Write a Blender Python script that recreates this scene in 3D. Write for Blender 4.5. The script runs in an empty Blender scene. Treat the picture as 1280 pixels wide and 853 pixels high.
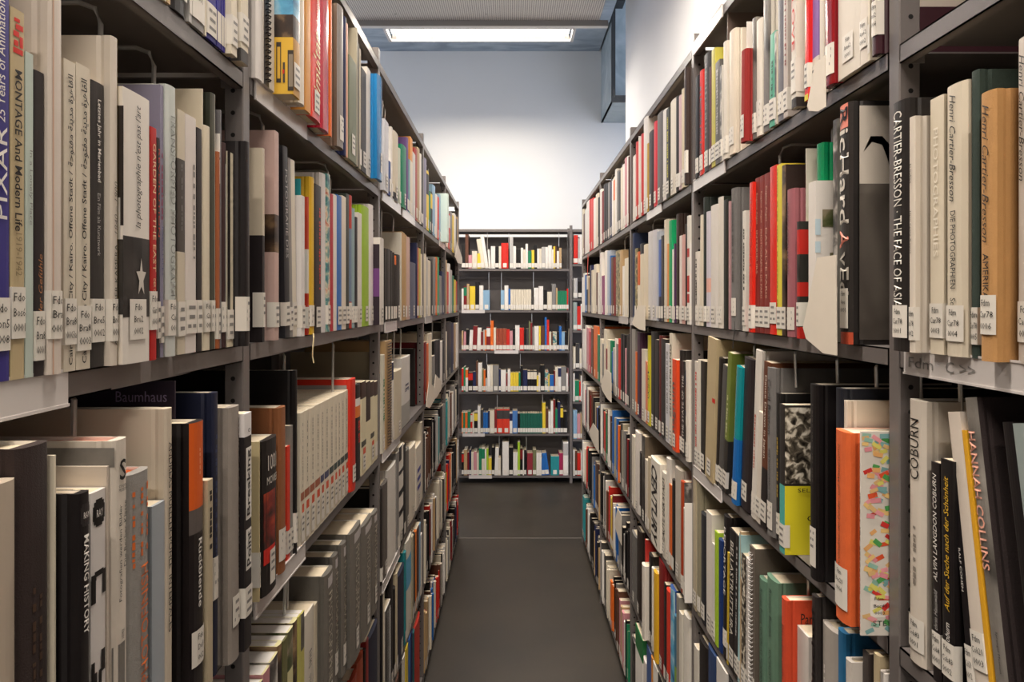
import bpy, math, random
from mathutils import Matrix, Vector

# ------------------------------------------------------------------ camera, world, lights, exposure
C = bpy.context.scene.collection
FPX = 897.0            # focal length in pixels of the 1280 wide frame
VX, VY = 640.0, 380.0  # where the aisle vanishes
EYE = 1.626            # eye height
AL, AR = 0.370, 0.478  # distance of the left / right shelf fronts from the camera axis
YB = 6.5               # front of the bookcase at the end of the aisle
cam_d = bpy.data.cameras.new('camera')
cam = bpy.data.objects.new('camera', cam_d); C.objects.link(cam)
cam.location = (0, 0, EYE); cam.rotation_euler = (math.pi/2, 0, 0)
cam_d.sensor_width = 36.0; cam_d.lens = FPX/1280*36.0
cam_d.shift_x = 0.0; cam_d.shift_y = -(853/2-VY)/1280
cam_d.clip_start = 0.02
bpy.context.scene.camera = cam
sc = bpy.context.scene
sc.view_settings.view_transform = 'Standard'
sc.view_settings.look = 'None'
sc.view_settings.gamma = 1.0
sc.view_settings.use_curve_mapping = False
sc.view_settings.exposure = 0.14
LAMP_W = 120.0          # watts of each ceiling light
LAMP_COL = (1.0, 0.90, 0.79)
world = bpy.data.worlds.new('daylight'); sc.world = world
world.use_nodes = True
bg = world.node_tree.nodes['Background']
bg.inputs['Color'].default_value = (0.70, 0.79, 1.0, 1)
bg.inputs['Strength'].default_value = 2.0
PI = math.pi
RND = random.Random(7)

# ------------------------------------------------------------------ materials
def lin(c):
    return c/12.92 if c <= 0.04045 else ((c+0.055)/1.055)**2.4
def rgb(h):
    h = h.lstrip('#')
    return tuple(lin(int(h[i:i+2], 16)/255) for i in (0, 2, 4))
COL = {  # everyday colour letters
 'w': 'e4dfd8', 'c': 'd9cfbb', 'g': 'b4b1ae', 'm': '807d7a', 'd': '413e3d', 'k': '141112', 'n': '5d3a2b', 't': 'b89a72',
 'r': 'c8271d', 'R': '7a1f22', 'o': 'dd6a26', 'y': 'e2c43a', 'l': '9dbf33', 'G': '1c7a55', 'T': '2a8a90', 'b': '2363ac',
 'B': '20264a', 'p': '6a4d86', 'P': 'c98c93', 's': '86a9c4', 'e': 'a59c86', 'v': '6f7350'}
CNAME = {'w': 'white', 'c': 'cream', 'g': 'light grey', 'm': 'grey', 'd': 'dark grey', 'k': 'black', 'n': 'brown', 't': 'tan',
 'r': 'red', 'R': 'maroon', 'o': 'orange', 'y': 'yellow', 'l': 'lime green', 'G': 'green', 'T': 'teal', 'b': 'blue',
 'B': 'navy', 'p': 'purple', 'P': 'pink', 's': 'pale blue', 'e': 'beige', 'v': 'olive'}
MATS = {}
def nodes_of(m):
    m.use_nodes = True
    nt = m.node_tree
    return nt, nt.nodes['Principled BSDF']
def plain(name, col, rough=0.5, var=0.10, scale=18.0, bump=0.0, bscale=300.0, metal=0.0, spec=None, coat=0.0):
    """procedural surface: base colour broken up by object-space noise, optional fine bump"""
    if name in MATS: return MATS[name]
    m = bpy.data.materials.new(name); nt, p = nodes_of(m)
    c = rgb(col) if isinstance(col, str) else col
    tc = nt.nodes.new('ShaderNodeTexCoord')
    nz = nt.nodes.new('ShaderNodeTexNoise'); nz.inputs['Scale'].default_value = scale; nz.inputs['Detail'].default_value = 4
    nt.links.new(tc.outputs['Object'], nz.inputs['Vector'])
    mx = nt.nodes.new('ShaderNodeMix'); mx.data_type = 'RGBA'
    mx.inputs[6].default_value = tuple(x*(1-var) for x in c)+(1,)
    mx.inputs[7].default_value = tuple(min(1, x*(1+var)) for x in c)+(1,)
    nt.links.new(nz.outputs['Fac'], mx.inputs[0]); nt.links.new(mx.outputs[2], p.inputs['Base Color'])
    p.inputs['Roughness'].default_value = rough; p.inputs['Metallic'].default_value = metal
    if spec is not None: p.inputs['Specular IOR Level'].default_value = spec
    if coat: p.inputs['Coat Weight'].default_value = coat; p.inputs['Coat Roughness'].default_value = 0.15
    if bump:
        n2 = nt.nodes.new('ShaderNodeTexNoise'); n2.inputs['Scale'].default_value = bscale
        nt.links.new(tc.outputs['Object'], n2.inputs['Vector'])
        b = nt.nodes.new('ShaderNodeBump'); b.inputs['Strength'].default_value = bump; b.inputs['Distance'].default_value = 0.001
        nt.links.new(n2.outputs['Fac'], b.inputs['Height']); nt.links.new(b.outputs['Normal'], p.inputs['Normal'])
    MATS[name] = m
    return m
def ramp(name, stops, scale=12.0, detail=6.0, rough=0.4, distortion=0.6, stretch=(1, 1, 1), kind='noise'):
    """printed picture: a noise or cell field run through a colour ramp"""
    if name in MATS: return MATS[name]
    m = bpy.data.materials.new(name); nt, p = nodes_of(m)
    tc = nt.nodes.new('ShaderNodeTexCoord'); mp = nt.nodes.new('ShaderNodeMapping'); mp.inputs['Scale'].default_value = stretch
    nt.links.new(tc.outputs['Object'], mp.inputs['Vector'])
    if kind == 'noise':
        t = nt.nodes.new('ShaderNodeTexNoise'); t.inputs['Detail'].default_value = detail; t.inputs['Distortion'].default_value = distortion
        out = t.outputs['Fac']
    else:
        t = nt.nodes.new('ShaderNodeTexVoronoi'); out = t.outputs['Color']
    t.inputs['Scale'].default_value = scale
    nt.links.new(mp.outputs['Vector'], t.inputs['Vector'])
    cr = nt.nodes.new('ShaderNodeValToRGB'); el = cr.color_ramp.elements
    el[0].position = stops[0][0]; el[0].color = rgb(stops[0][1])+(1,)
    el[1].position = stops[-1][0]; el[1].color = rgb(stops[-1][1])+(1,)
    for pos, c in stops[1:-1]:
        e = el.new(pos); e.color = rgb(c)+(1,)
    nt.links.new(out, cr.inputs['Fac']); nt.links.new(cr.outputs['Color'], p.inputs['Base Color'])
    p.inputs['Roughness'].default_value = rough
    MATS[name] = m
    return m
def page_mat():
    if 'pages' in MATS: return MATS['pages']
    m = bpy.data.materials.new('pages'); nt, p = nodes_of(m)
    tc = nt.nodes.new('ShaderNodeTexCoord'); wv = nt.nodes.new('ShaderNodeTexWave'); wv.bands_direction = 'Y'
    wv.inputs['Scale'].default_value = 260; wv.inputs['Distortion'].default_value = 0.4
    nt.links.new(tc.outputs['Object'], wv.inputs['Vector'])
    mx = nt.nodes.new('ShaderNodeMix'); mx.data_type = 'RGBA'
    mx.inputs[6].default_value = rgb('b9a585')+(1,); mx.inputs[7].default_value = rgb('e6dcc6')+(1,)
    nt.links.new(wv.outputs['Fac'], mx.inputs[0]); nt.links.new(mx.outputs[2], p.inputs['Base Color'])
    p.inputs['Roughness'].default_value = 0.85
    MATS['pages'] = m
    return m
def pic(key):
    if key == 'bw': return ramp('black_white_print', [(0.30, '141212'), (0.48, '5b5653'), (0.56, 'a19b94'), (0.70, 'ddd8d0')], 30)
    if key == 'bw2': return ramp('dark_photo_print', [(0.35, '0f0d0d'), (0.55, '34302e'), (0.75, '8d877f')], 14)
    if key == 'gp': return ramp('grey_photo_print', [(0.25, '2b2826'), (0.5, '75706a'), (0.75, 'aaa49c')], 9)
    if key == 'leaf': return ramp('foliage_print', [(0.36, '17130f'), (0.50, '5e5649'), (0.58, 'c9c0ae'), (0.7, 'efe8da')], 75, 8)
    if key == 'brn': return ramp('sepia_print', [(0.35, '120c0a'), (0.5, '3a281d'), (0.62, '8d7150'), (0.8, 'cdb793')], 16)
    if key == 'red': return ramp('red_photo_print', [(0.35, '150b0a'), (0.52, '7d1e14'), (0.66, 'c9502c'), (0.8, 'e2a48a')], 22)
    if key == 'cam': return ramp('camouflage_print', [(0.3, '2a2a20'), (0.45, '5f6043'), (0.58, 'a39268'), (0.72, 'c6b796')], 60)
    if key == 'mul': return ramp('mixed_colour_print', [(0.3, '1f3b57'), (0.45, '4f8b8a'), (0.56, 'd8cdb4'), (0.68, 'c0543a')], 40)
    if key == 'fire': return ramp('fiery_print', [(0.3, '7d120c'), (0.5, 'd0341a'), (0.62, 'ee7a1f'), (0.72, 'f3c34a')], 10)
    if key == 'sky': return ramp('blue_photo_print', [(0.3, '245a86'), (0.5, '5aa3c8'), (0.65, 'b4d3de'), (0.8, '4b6b72')], 18)
    if key == 'land': return ramp('landscape_print', [(0.35, '3d4a24'), (0.5, '6d6a4c'), (0.6, '9a8c78'), (0.75, 'c8ccd4')], 25)
    if key == 'port': return ramp('portrait_print', [(0.3, '2a2521'), (0.5, '57504a'), (0.62, '7d756c'), (0.8, '9f968b')], 5, 3)
    return None
FIN = {}
def mat(key):
    """colour letter, six digit hex (a trailing letter picks the finish: C cloth, L gloss) or picture key"""
    if key in MATS: return MATS[key]
    p = pic(key)
    if p: return p
    fin = ''
    k = key
    if len(k) > 1 and k[-1] in 'CL' and (k[:-1] in COL or len(k) == 7): fin, k = k[-1], k[:-1]
    hx = COL.get(k, k)
    nm = {'': 'paper_', 'C': 'cloth_', 'L': 'gloss_'}[fin] + hx
    if fin == 'C': m = plain(nm, hx, 0.85, 0.10, 60, 0.5, 900)
    elif fin == 'L': m = plain(nm, hx, 0.22, 0.06, 14)
    else: m = plain(nm, hx, 0.45, 0.07, 14, spec=.35)
    MATS[key] = m
    return m
STEEL = plain('dark_painted_steel', '6e6866', 0.34, 0.06, 9, 0.08, 500)
STEELD = plain('shaded_steel_back', '1d1a19', 0.55, 0.08, 6)  # darker copy of the steel: shade painted into the side rows' interiors
HOLE = plain('punched_hole', '080707', 0.9, 0.0)
WIRE = plain('chrome_wire', 'd2d0cd', 0.35, 0.03, 30, metal=0.6)
PLAST = plain('clear_label_plastic', 'cfc9c6', 0.25, 0.04, 12, coat=0.3)
STICK = plain('white_sticker', 'ddd7cd', 0.4, 0.03, 40)
INK = plain('black_print', '17150f', 0.6, 0.0)
PAGES = page_mat()

# ------------------------------------------------------------------ mesh helpers
class MB:
    def __init__(s): s.v = []; s.f = []; s.m = []; s.mats = []
    def mi(s, m):
        if m not in s.mats: s.mats.append(m)
        return s.mats.index(m)
    def add(s, vs, fs, m, mt=None):
        o = len(s.v); i = s.mi(m)
        s.v += [tuple(mt @ Vector(v)) for v in vs] if mt is not None else [tuple(v) for v in vs]
        for f in fs: s.f.append([o+k for k in f]); s.m.append(i)
    def box(s, x0, x1, y0, y1, z0, z1, m, mt=None):
        vs = [(x, y, z) for x in (x0, x1) for y in (y0, y1) for z in (z0, z1)]
        s.add(vs, [(0, 1, 3, 2), (4, 6, 7, 5), (0, 4, 5, 1), (2, 3, 7, 6), (0, 2, 6, 4), (1, 5, 7, 3)], m, mt)
    def bevbox(s, x0, x1, y0, y1, z0, z1, b, m, mt=None):
        """box with the four edges along z chamfered"""
        P = [(x0+b, y0), (x1-b, y0), (x1, y0+b), (x1, y1-b), (x1-b, y1), (x0+b, y1), (x0, y1-b), (x0, y0+b)]
        n = len(P)
        vs = [(x, y, z0) for x, y in P]+[(x, y, z1) for x, y in P]
        s.add(vs, [tuple(range(n))[::-1], tuple(range(n, 2*n))]+[(i, (i+1) % n, n+(i+1) % n, n+i) for i in range(n)], m, mt)
    def tube(s, pts, r, m, n=6, mt=None):
        pts = [Vector(p) for p in pts]; rings = []
        for i, p in enumerate(pts):
            d = (pts[min(i+1, len(pts)-1)]-pts[max(i-1, 0)]).normalized()
            a = Vector((0, 0, 1)) if abs(d.z) < 0.9 else Vector((1, 0, 0))
            u = d.cross(a).normalized(); w = d.cross(u)
            rings.append([p+u*r*math.cos(2*PI*k/n)+w*r*math.sin(2*PI*k/n) for k in range(n)])
        vs = [q for R in rings for q in R]
        fs = [(i*n+k, i*n+(k+1) % n, (i+1)*n+(k+1) % n, (i+1)*n+k) for i in range(len(pts)-1) for k in range(n)]
        fs += [tuple(range(n)), tuple(range((len(pts)-1)*n, len(pts)*n))[::-1]]
        s.add(vs, fs, m, mt)
    def disc(s, c, r, ax, m, n=10, mt=None):
        c = Vector(c); u, w = {'x': (Vector((0, 1, 0)), Vector((0, 0, 1))), 'y': (Vector((1, 0, 0)), Vector((0, 0, 1))), 'z': (Vector((1, 0, 0)), Vector((0, 1, 0)))}[ax]
        s.add([c+u*r*math.cos(2*PI*k/n)+w*r*math.sin(2*PI*k/n) for k in range(n)], [tuple(range(n))], m, mt)
    def build(s, name, parent=None, loc=(0, 0, 0), rotz=0.0):
        me = bpy.data.meshes.new(name); me.from_pydata(s.v, [], s.f)
        for m in s.mats: me.materials.append(m)
        me.polygons.foreach_set('material_index', s.m); me.update()
        o = bpy.data.objects.new(name, me); C.objects.link(o)
        if parent: o.parent = parent
        o.location = loc; o.rotation_euler = (0, 0, rotz)
        return o
def empty(name, loc=(0, 0, 0), rotz=0.0, leanx=0.0):
    o = bpy.data.objects.new(name, None); C.objects.link(o); o.empty_display_size = 0.05
    o.location = loc
    o.rotation_euler = (leanx, 0, rotz)
    return o
def tag(o, label=None, cat=None, group=None, kind=None):
    if label: o['label'] = label
    if cat: o['category'] = cat
    if group: o['group'] = group
    if kind: o['kind'] = kind
    return o

TXT = {}
def glyphs(text, bold=0.0, shear=0.0, res=2):
    """outline mesh of a line of writing: (verts2d, faces, width, ymin, ymax)"""
    key = (text, bold, shear)
    if key in TXT: return TXT[key]
    cu = bpy.data.curves.new('t', 'FONT'); cu.body = text; cu.size = 1.0; cu.resolution_u = res; cu.offset = bold; cu.shear = shear
    ob = bpy.data.objects.new('t', cu); C.objects.link(ob)
    dg = bpy.context.evaluated_depsgraph_get(); dg.update()
    me = bpy.data.meshes.new_from_object(ob.evaluated_get(dg))
    vs = [(v.co.x, v.co.y) for v in me.vertices]; fs = [tuple(p.vertices) for p in me.polygons]
    bpy.data.objects.remove(ob); bpy.data.curves.remove(cu); bpy.data.meshes.remove(me)
    if not vs: vs = [(0, 0), (1, 0), (1, 1)]; fs = [(0, 1, 2)]
    xs = [v[0] for v in vs]; ys = [v[1] for v in vs]
    r = ([(x-min(xs), y-min(ys)) for x, y in vs], fs, max(xs)-min(xs), max(ys)-min(ys))
    TXT[key] = r
    return r

# ------------------------------------------------------------------ the room
WALL = plain('white_plaster', 'd8d7d6', 0.8, 0.02, 3, 0.1, 120)
CONC = ramp('ceiling_concrete', [(0.3, '87929c'), (0.5, '9fabb5'), (0.7, 'b2bdc4')], 2.2, 8, 0.8, 1.2, (1, 2.5, 1))
def floor_mat():
    m = bpy.data.materials.new('linoleum'); nt, p = nodes_of(m)
    tc = nt.nodes.new('ShaderNodeTexCoord')
    n1 = nt.nodes.new('ShaderNodeTexNoise'); n1.inputs['Scale'].default_value = 2.5; n1.inputs['Detail'].default_value = 8
    n2 = nt.nodes.new('ShaderNodeTexNoise'); n2.inputs['Scale'].default_value = 160; n2.inputs['Detail'].default_value = 2
    for n in (n1, n2): nt.links.new(tc.outputs['Object'], n.inputs['Vector'])
    ad = nt.nodes.new('ShaderNodeMath'); ad.operation = 'MULTIPLY_ADD'; ad.inputs[1].default_value = .45
    nt.links.new(n2.outputs['Fac'], ad.inputs[0]); nt.links.new(n1.outputs['Fac'], ad.inputs[2])
    cr = nt.nodes.new('ShaderNodeValToRGB'); cr.color_ramp.elements[0].position = .45; cr.color_ramp.elements[1].position = .95
    cr.color_ramp.elements[0].color = rgb('1d1812')+(1,); cr.color_ramp.elements[1].color = rgb('2e271e')+(1,)
    nt.links.new(ad.outputs[0], cr.inputs['Fac']); nt.links.new(cr.outputs['Color'], p.inputs['Base Color'])
    p.inputs['Roughness'].default_value = .48
    bm = nt.nodes.new('ShaderNodeBump'); bm.inputs['Strength'].default_value = .12; bm.inputs['Distance'].default_value = .002
    nt.links.new(n2.outputs['Fac'], bm.inputs['Height']); nt.links.new(bm.outputs['Normal'], p.inputs['Normal'])
    return m
def perf_mat():
    """painted sheet with a fine grid of punched holes"""
    m = bpy.data.materials.new('perforated_sheet'); nt, p = nodes_of(m)
    tc = nt.nodes.new('ShaderNodeTexCoord'); sp = nt.nodes.new('ShaderNodeSeparateXYZ'); nt.links.new(tc.outputs['Object'], sp.inputs[0])
    s = []
    for ax in (0, 1):
        a = nt.nodes.new('ShaderNodeMath'); a.operation = 'MULTIPLY'; a.inputs[1].default_value = 2*PI/.016; nt.links.new(sp.outputs[ax], a.inputs[0])
        c = nt.nodes.new('ShaderNodeMath'); c.operation = 'SINE'; nt.links.new(a.outputs[0], c.inputs[0]); s.append(c)
    d = nt.nodes.new('ShaderNodeMath'); d.operation = 'ADD'; nt.links.new(s[0].outputs[0], d.inputs[0]); nt.links.new(s[1].outputs[0], d.inputs[1])
    cr = nt.nodes.new('ShaderNodeValToRGB'); cr.color_ramp.elements[0].position = .55; cr.color_ramp.elements[0].color = rgb('c9c3bc')+(1,)
    cr.color_ramp.elements[1].position = .8; cr.color_ramp.elements[1].color = rgb('3a3836')+(1,)
    nt.links.new(d.outputs[0], cr.inputs['Fac']); nt.links.new(cr.outputs['Color'], p.inputs['Base Color']); p.inputs['Roughness'].default_value = .5
    return m
YW = 7.4; ZC = 4.233
m = MB(); FL = floor_mat(); m.box(-3.2, 3.2, -4, YW, -.05, 0, FL); tag(m.build('floor'), kind='structure')
m = MB(); m.box(-3.2, 3.2, 4.974, 4.980, .0, .0012, plain('seam_filler', '77706a', .6)); tag(m.build('trim_1'), kind='structure')
m = MB(); m.box(-3.2, 3.2, YW, YW+.15, 0, 4.9, plain('brightened_plaster_end_wall', 'ebeae6', 0.8, 0.02, 3, 0.1, 120)); tag(m.build('wall_back'), kind='structure')  # same plaster as the other walls, painted brighter for the lamplight on it
m = MB(); m.box(.95, 1.12, -4, 6.0, 0, 4.9, WALL); tag(m.build('wall_right'), kind='structure')
m = MB(); m.box(-3.35, -3.2, -4, 4.4, 0, 4.9, WALL); m.box(-3.35, -3.2, 4.4, YW, 0, .9, WALL); m.box(-3.35, -3.2, 4.4, YW, 4.1, 4.9, WALL); m.box(-3.35, -3.2, 7.2, YW, .9, 4.1, WALL); tag(m.build('wall_left'), kind='structure')
m = MB()
for y in (4.4, 5.33, 6.27, 7.16): m.box(-3.3, -3.25, y, y+.04, .9, 4.1, WALL)
for z in (.9, 4.06): m.box(-3.3, -3.25, 4.4, 7.2, z, z+.04, WALL)
tag(m.build('window_1'), kind='structure')
m = MB(); m.box(-3.2, .95, -4.15, -4, 0, 4.9, WALL); tag(m.build('wall_front'), kind='structure')
m = MB(); m.box(3.2, 3.35, 6.0, YW, 0, 4.9, WALL); tag(m.build('wall_far_right'), kind='structure')
m = MB(); m.box(-3.2, .90, -4, YW, ZC, ZC+.2, CONC); m.box(.90, 3.2, -4, YW, 4.75, 4.95, CONC); m.box(.88, .90, -4, YW, ZC+.2, 4.95, CONC); tag(m.build('ceiling'), kind='structure')
# perforated ceiling sheet hung below the concrete
m = MB(); m.box(-2.6, .692, -3.6, 5.694, 3.868, 3.898, perf_mat())
for x in (-1.4, -.9, -.2, .45):
    for y in (5.2, 5.55): m.disc((x, y, 3.8675), .006, 'z', HOLE)
cp = m.build('ceiling_panel')
tag(cp, 'grey perforated metal ceiling panel above the aisle, in front of the ceiling light', 'ceiling panel')
m = MB()
for x in (-2.2, -.6, .5):
    for y in (-3.2, -.5, 2.2, 5.3): m.tube([(x, y, 3.898), (x, y, ZC)], .006, WIRE)
m.build('hanger_rod', cp)
# boxed bulkhead with a steel edge, top right
DST = plain('black_steel_edge', '3a3b3a', .5, .08, 8); PALE = ramp('pale_galvanised_sheet', [(0.3, '8f9ca0'), (0.5, 'a9b4b6'), (0.7, 'bfc7c8')], 3.5, 8, .5, 1.0)
bk = empty('bulkhead', (.92, 6.66, 3.494))
m = MB(); m.box(0, .015, 0, YW-6.66, 0, 1.24, PALE); m.box(0, 1.2, 0, YW-6.66, 0, .015, PALE); m.build('casing', bk)
m = MB(); m.box(.0, .036, -.03, 0, 0, 1.10, DST); m.box(.036, 1.2, -.03, 0, 0, .06, DST); m.build('edge_frame', bk)
m = MB(); m.box(.045, 1.2, .10, .13, .06, 1.2, PALE); m.build('inner_plate', bk)
m = MB(); m.box(-.05, .10, -.20, -.03, .86, .92, DST); m.box(-.10, .02, -.3, -.08, .95, 1.0, DST); m.tube([(-.06, -.3, .93), (.2, -.3, .93)], .02, WIRE); m.build('bracket', bk)
tag(bk, 'pale boxed bulkhead with black steel edge under the ceiling, right of the light', 'bulkhead')

# ceiling lights: a long recessed tray with bare tubes behind a bright diffuser
TRAY = plain('white_lamp_tray', 'cfccc8', .45, .03); RAIL = plain('grey_rail', '8d8b8b', .4, .05, 10)
em = bpy.data.materials.new('lit_diffuser'); nt, p = nodes_of(em); p.inputs['Base Color'].default_value = (.9, .88, .84, 1)
p.inputs['Emission Color'].default_value = (1, .95, .88, 1); p.inputs['Emission Strength'].default_value = 1.6
def ceiling_light(y, label):
    e = empty('ceiling_light', (-.26, y, 3.823)); w, d = .75, .14
    m = MB()
    for s in (-1, 1):
        m.box(-w-.02, w+.02, s*d-.012, s*d+.012, 0, .045, TRAY); m.box(s*(w+.01)-.012, s*(w+.01)+.012, -d, d, 0, .045, TRAY)
    m.add([(-w, -d, .012), (w, -d, .012), (w-.03, -.05, .04), (-w+.03, -.05, .04)], [(0, 1, 2, 3)], TRAY)
    m.add([(-w, d, .012), (w, d, .012), (w-.03, .05, .04), (-w+.03, .05, .04)], [(0, 1, 2, 3)], TRAY); m.build('tray', e)
    m = MB(); m.box(-w+.02, w-.02, -.06, .06, .034, .042, em); m.build('diffuser', e)
    m = MB()
    k = -w+.06
    while k < w-.02: m.box(k-.0015, k+.0015, -.1, .1, .006, .029, TRAY); k += .06
    m.build('louvre', e)
    m = MB(); m.box(-1.5, 1.02, -d-.062, -d-.022, .0, .045, RAIL); m.box(-1.5, 1.02, -d-.064, -d-.020, -.004, .0, TRAY); m.build('rail', e)
    L = bpy.data.lights.new('lamp_light', 'AREA'); L.shape = 'RECTANGLE'; L.size = 1.44; L.size_y = .10; L.energy = LAMP_W*(.68 if y > 5 else 1.0); L.color = LAMP_COL
    lo = bpy.data.objects.new('lamp_light', L); C.objects.link(lo); lo.parent = e; lo.location = (0, 0, .031)
    tag(e, label, 'ceiling light')
    return e
ceiling_light(5.87, 'long lit ceiling light with white tray in front of the back wall')
for y, lb in ((3.3, 'long ceiling light above the middle of the aisle'), (.75, 'long ceiling light above the near bays'), (-1.8, 'long ceiling light behind the camera')):
    ceiling_light(y, lb)

# ------------------------------------------------------------------ books
def spine_x(y, t, s):
    """depth of the rounded spine surface at y (0 at the middle, s at the edges)"""
    if t < 1e-6: return 0.0
    q = min(1.0, abs(y)/(t/2)); return s*(1-math.sqrt(max(0.0, 1-q*q*0.96)))
def write_on_spine(mb, T, t, h, s, zbase=0.0):
    text, col, f0, f1, dr, wf = T[:6]
    off = T[6] if len(T) > 6 else 0.0
    bold, shear = (T[7] if len(T) > 7 else (0.0, 0.0))
    vs, fs, W, H = glyphs(text, bold, shear)
    L = (f1-f0)*h
    if dr in ('d', 'u'):
        sx = L/max(W, 1e-6); sy = wf*t/max(H, 1e-6)
        sy = min(sy, sx*2.2)
        hh = H*sy; out = []
        for x, y in vs:
            if dr == 'd': z = f1*h-x*sx; yy = (hh/2-y*sy)+off*t          # reads downwards, letter tops to the viewer's right
            else: z = f0*h+x*sx; yy = -(hh/2-y*sy)+off*t
            out.append((spine_x(yy, t, s)-0.001, yy, z))
    else:                                                                 # 'h': level writing across the spine
        sx = wf*t/max(W, 1e-6); sy = min(L/max(H, 1e-6), sx*1.8); out = []
        for x, y in vs:
            yy = wf*t/2-x*sx+off*t
            out.append((spine_x(yy, t, s)-0.001, yy, f0*h+y*sy))
    mb.add(out, fs, mat(col))
def tick_lines(mb, t, h, s, col, f0, f1, wf, off, rnd):
    """a line of writing too small to read: a run of short strokes down the spine"""
    z = f1*h; e = wf*t/2; m = mat(col)
    while z > f0*h:
        a = rnd.uniform(0.0025, 0.007)
        y0, y1 = off*t-e*rnd.uniform(.6, 1), off*t+e*rnd.uniform(.6, 1)
        mb.add([(spine_x(y0, t, s)-.0005, y0, z), (spine_x(y1, t, s)-.0005, y1, z), (spine_x(y1, t, s)-.0005, y1, z-a), (spine_x(y0, t, s)-.0005, y0, z-a)], [(0, 1, 2, 3)], m)
        z -= a+rnd.choice((0.0015, 0.0015, 0.002, 0.007))
def book_mesh(S, cov, pag, lab, ns, M=None, simple=False):
    """S: spec dict with t (thickness), h, d, look; ns: sign of the side that faces the camera (0: none)"""
    t, h, d = S['t'], S['h'], S['d']; rnd = random.Random(S.get('seed', 1))
    col = S['col']; sp = S.get('sp') or col; kind = S.get('kind', 'p')
    hard = kind == 'h' and t > 0.010
    b = 0.0024 if hard else 0.0006
    s = min(t*0.16, 0.006) if hard else min(t*0.04, 0.0012)
    N = 4 if simple else 6
    arc = []
    for k in range(N+1):
        y = -t/2+t*k/N
        arc.append((spine_x(y, t, s), y))
    if hard and not simple:
        near = [(d, -t/2), (s+.012, -t/2), (s+.0085, -t/2+.0014), (s+.005, -t/2)]
        far = [(s+.005, t/2), (s+.0085, t/2-.0014), (s+.012, t/2), (d, t/2)]
    else:
        near = [(d, -t/2)]; far = [(d, t/2)]
    outer = near+arc+far
    inner = [(d, t/2-b), (s+b+.002, t/2-b), (s+b+.002, -t/2+b), (d, -t/2+b)]
    poly = outer+inner; n = len(poly); no = len(outer)
    zs = {0.0, h}
    for bd in S.get('bands', ()): zs.add(bd[0]*h); zs.add(bd[1]*h)
    zs = sorted(zs)
    vs = [(x, y, z) for z in zs for x, y in poly]
    def colours(zm):
        cs, cb = sp, col
        for bd in S.get('bands', ()):
            if bd[0]*h <= zm <= bd[1]*h:
                if bd[2]: cs = bd[2]
                if len(bd) > 3 and bd[3]: cb = bd[3]
                elif len(bd) <= 3: cb = bd[2]
        return cs, cb
    groups = {}
    for li in range(len(zs)-1):
        cs, cb = colours((zs[li]+zs[li+1])/2)
        for i in range(n):
            j = (i+1) % n
            issp = len(near) <= i < len(near)+N
            key = cs if issp else cb
            if i >= no: key = 'w'
            groups.setdefault(key, []).append((li*n+i, li*n+j, (li+1)*n+j, (li+1)*n+i))
    top = (len(zs)-1)*n
    groups.setdefault(col, []).extend([tuple(range(n))[::-1], tuple(top+i for i in range(n))])
    base = len(cov.v)
    cov.v += [tuple(M @ Vector(v)) for v in vs] if M is not None else vs
    for key, fs in groups.items():
        i = cov.mi(mat(key))
        for f in fs: cov.f.append([base+k for k in f]); cov.m.append(i)
    g = 0.003 if hard else 0.0004
    pag.box(s+b+.0022, d-(0.004 if hard else .0008), -t/2+b+.0001, t/2-b-.0001, g, h-g, mat(S['pg']) if S.get('pg') else PAGES, M)
    if simple:
        if S.get('label', True):
            z0 = S.get('lz', 0.010); e = min(t, .034)/2*.96
            lab.add([(-.0006, -e, z0), (-.0006, e, z0), (-.0006, e, z0+.038), (-.0006, -e, z0+.038)], [(0, 1, 2, 3)], STICK, M)
        return
    for T in S.get('titles', ()): write_on_spine(cov, T, t, h, s)
    for K in S.get('ticks', ()): tick_lines(cov, t, h, s, K[0], K[1], K[2], K[3], K[4] if len(K) > 4 else 0.0, rnd)
    for pts, c in S.get('poly', ()):   # printed figure on the spine, points (w, f)
        pv = [(spine_x(t/2-t*w, t, s)-.0009, t/2-t*w, f*h) for w, f in pts]
        cov.add(pv, [tuple(range(len(pts)))], mat(c))
    for q, A in enumerate(S.get('patch', ())):       # printed rectangle on the spine: (f0, f1, w0, w1, colour), w from viewer's left 0..1
        f0, f1, w0, w1, c = A
        ys = [t/2-t*(w0+(w1-w0)*k/3) for k in range(4)]
        pv = [(spine_x(y, t, s)-.0003-.00004*q, y, f*h) for f in (f0, f1) for y in ys]
        cov.add(pv, [(k, k+1, k+5, k+4) for k in range(3)], mat(c))
    if ns:
        yn = ns*(t/2+.0003)
        for q, A in enumerate(S.get('art', ())):     # printed rectangle on the cover facing the camera: (d0, d1, f0, f1, colour)
            d0, d1, f0, f1, c = A; yn = ns*(t/2+.0003+.00006*q)
            cov.add([(d0, yn, f0*h), (d1, yn, f0*h), (d1, yn, f1*h), (d0, yn, f1*h)], [(0, 1, 2, 3)], mat(c))
        yn = ns*(t/2+.0003)
        for q, A in enumerate(S.get('quads', ())):   # four sided paper scraps on that cover
            pts, c = A
            if any(z > h-.001 for x, z in pts): continue
            cov.add([(x, yn+ns*.000004*q, z) for x, z in pts], [tuple(range(len(pts)))], mat(c))
        for A in S.get('ctext', ()):   # level writing on that cover: (text, colour, d_left, d_right, f0, f1)
            text, c, dl, dr, f0, f1 = A
            gv, gf, W, H = glyphs(text)
            cov.add([(dl+(dr-dl)*x/W, yn+ns*.0012, h*(f0+(f1-f0)*y/H)) for x, y in gv], gf, mat(c))
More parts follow.
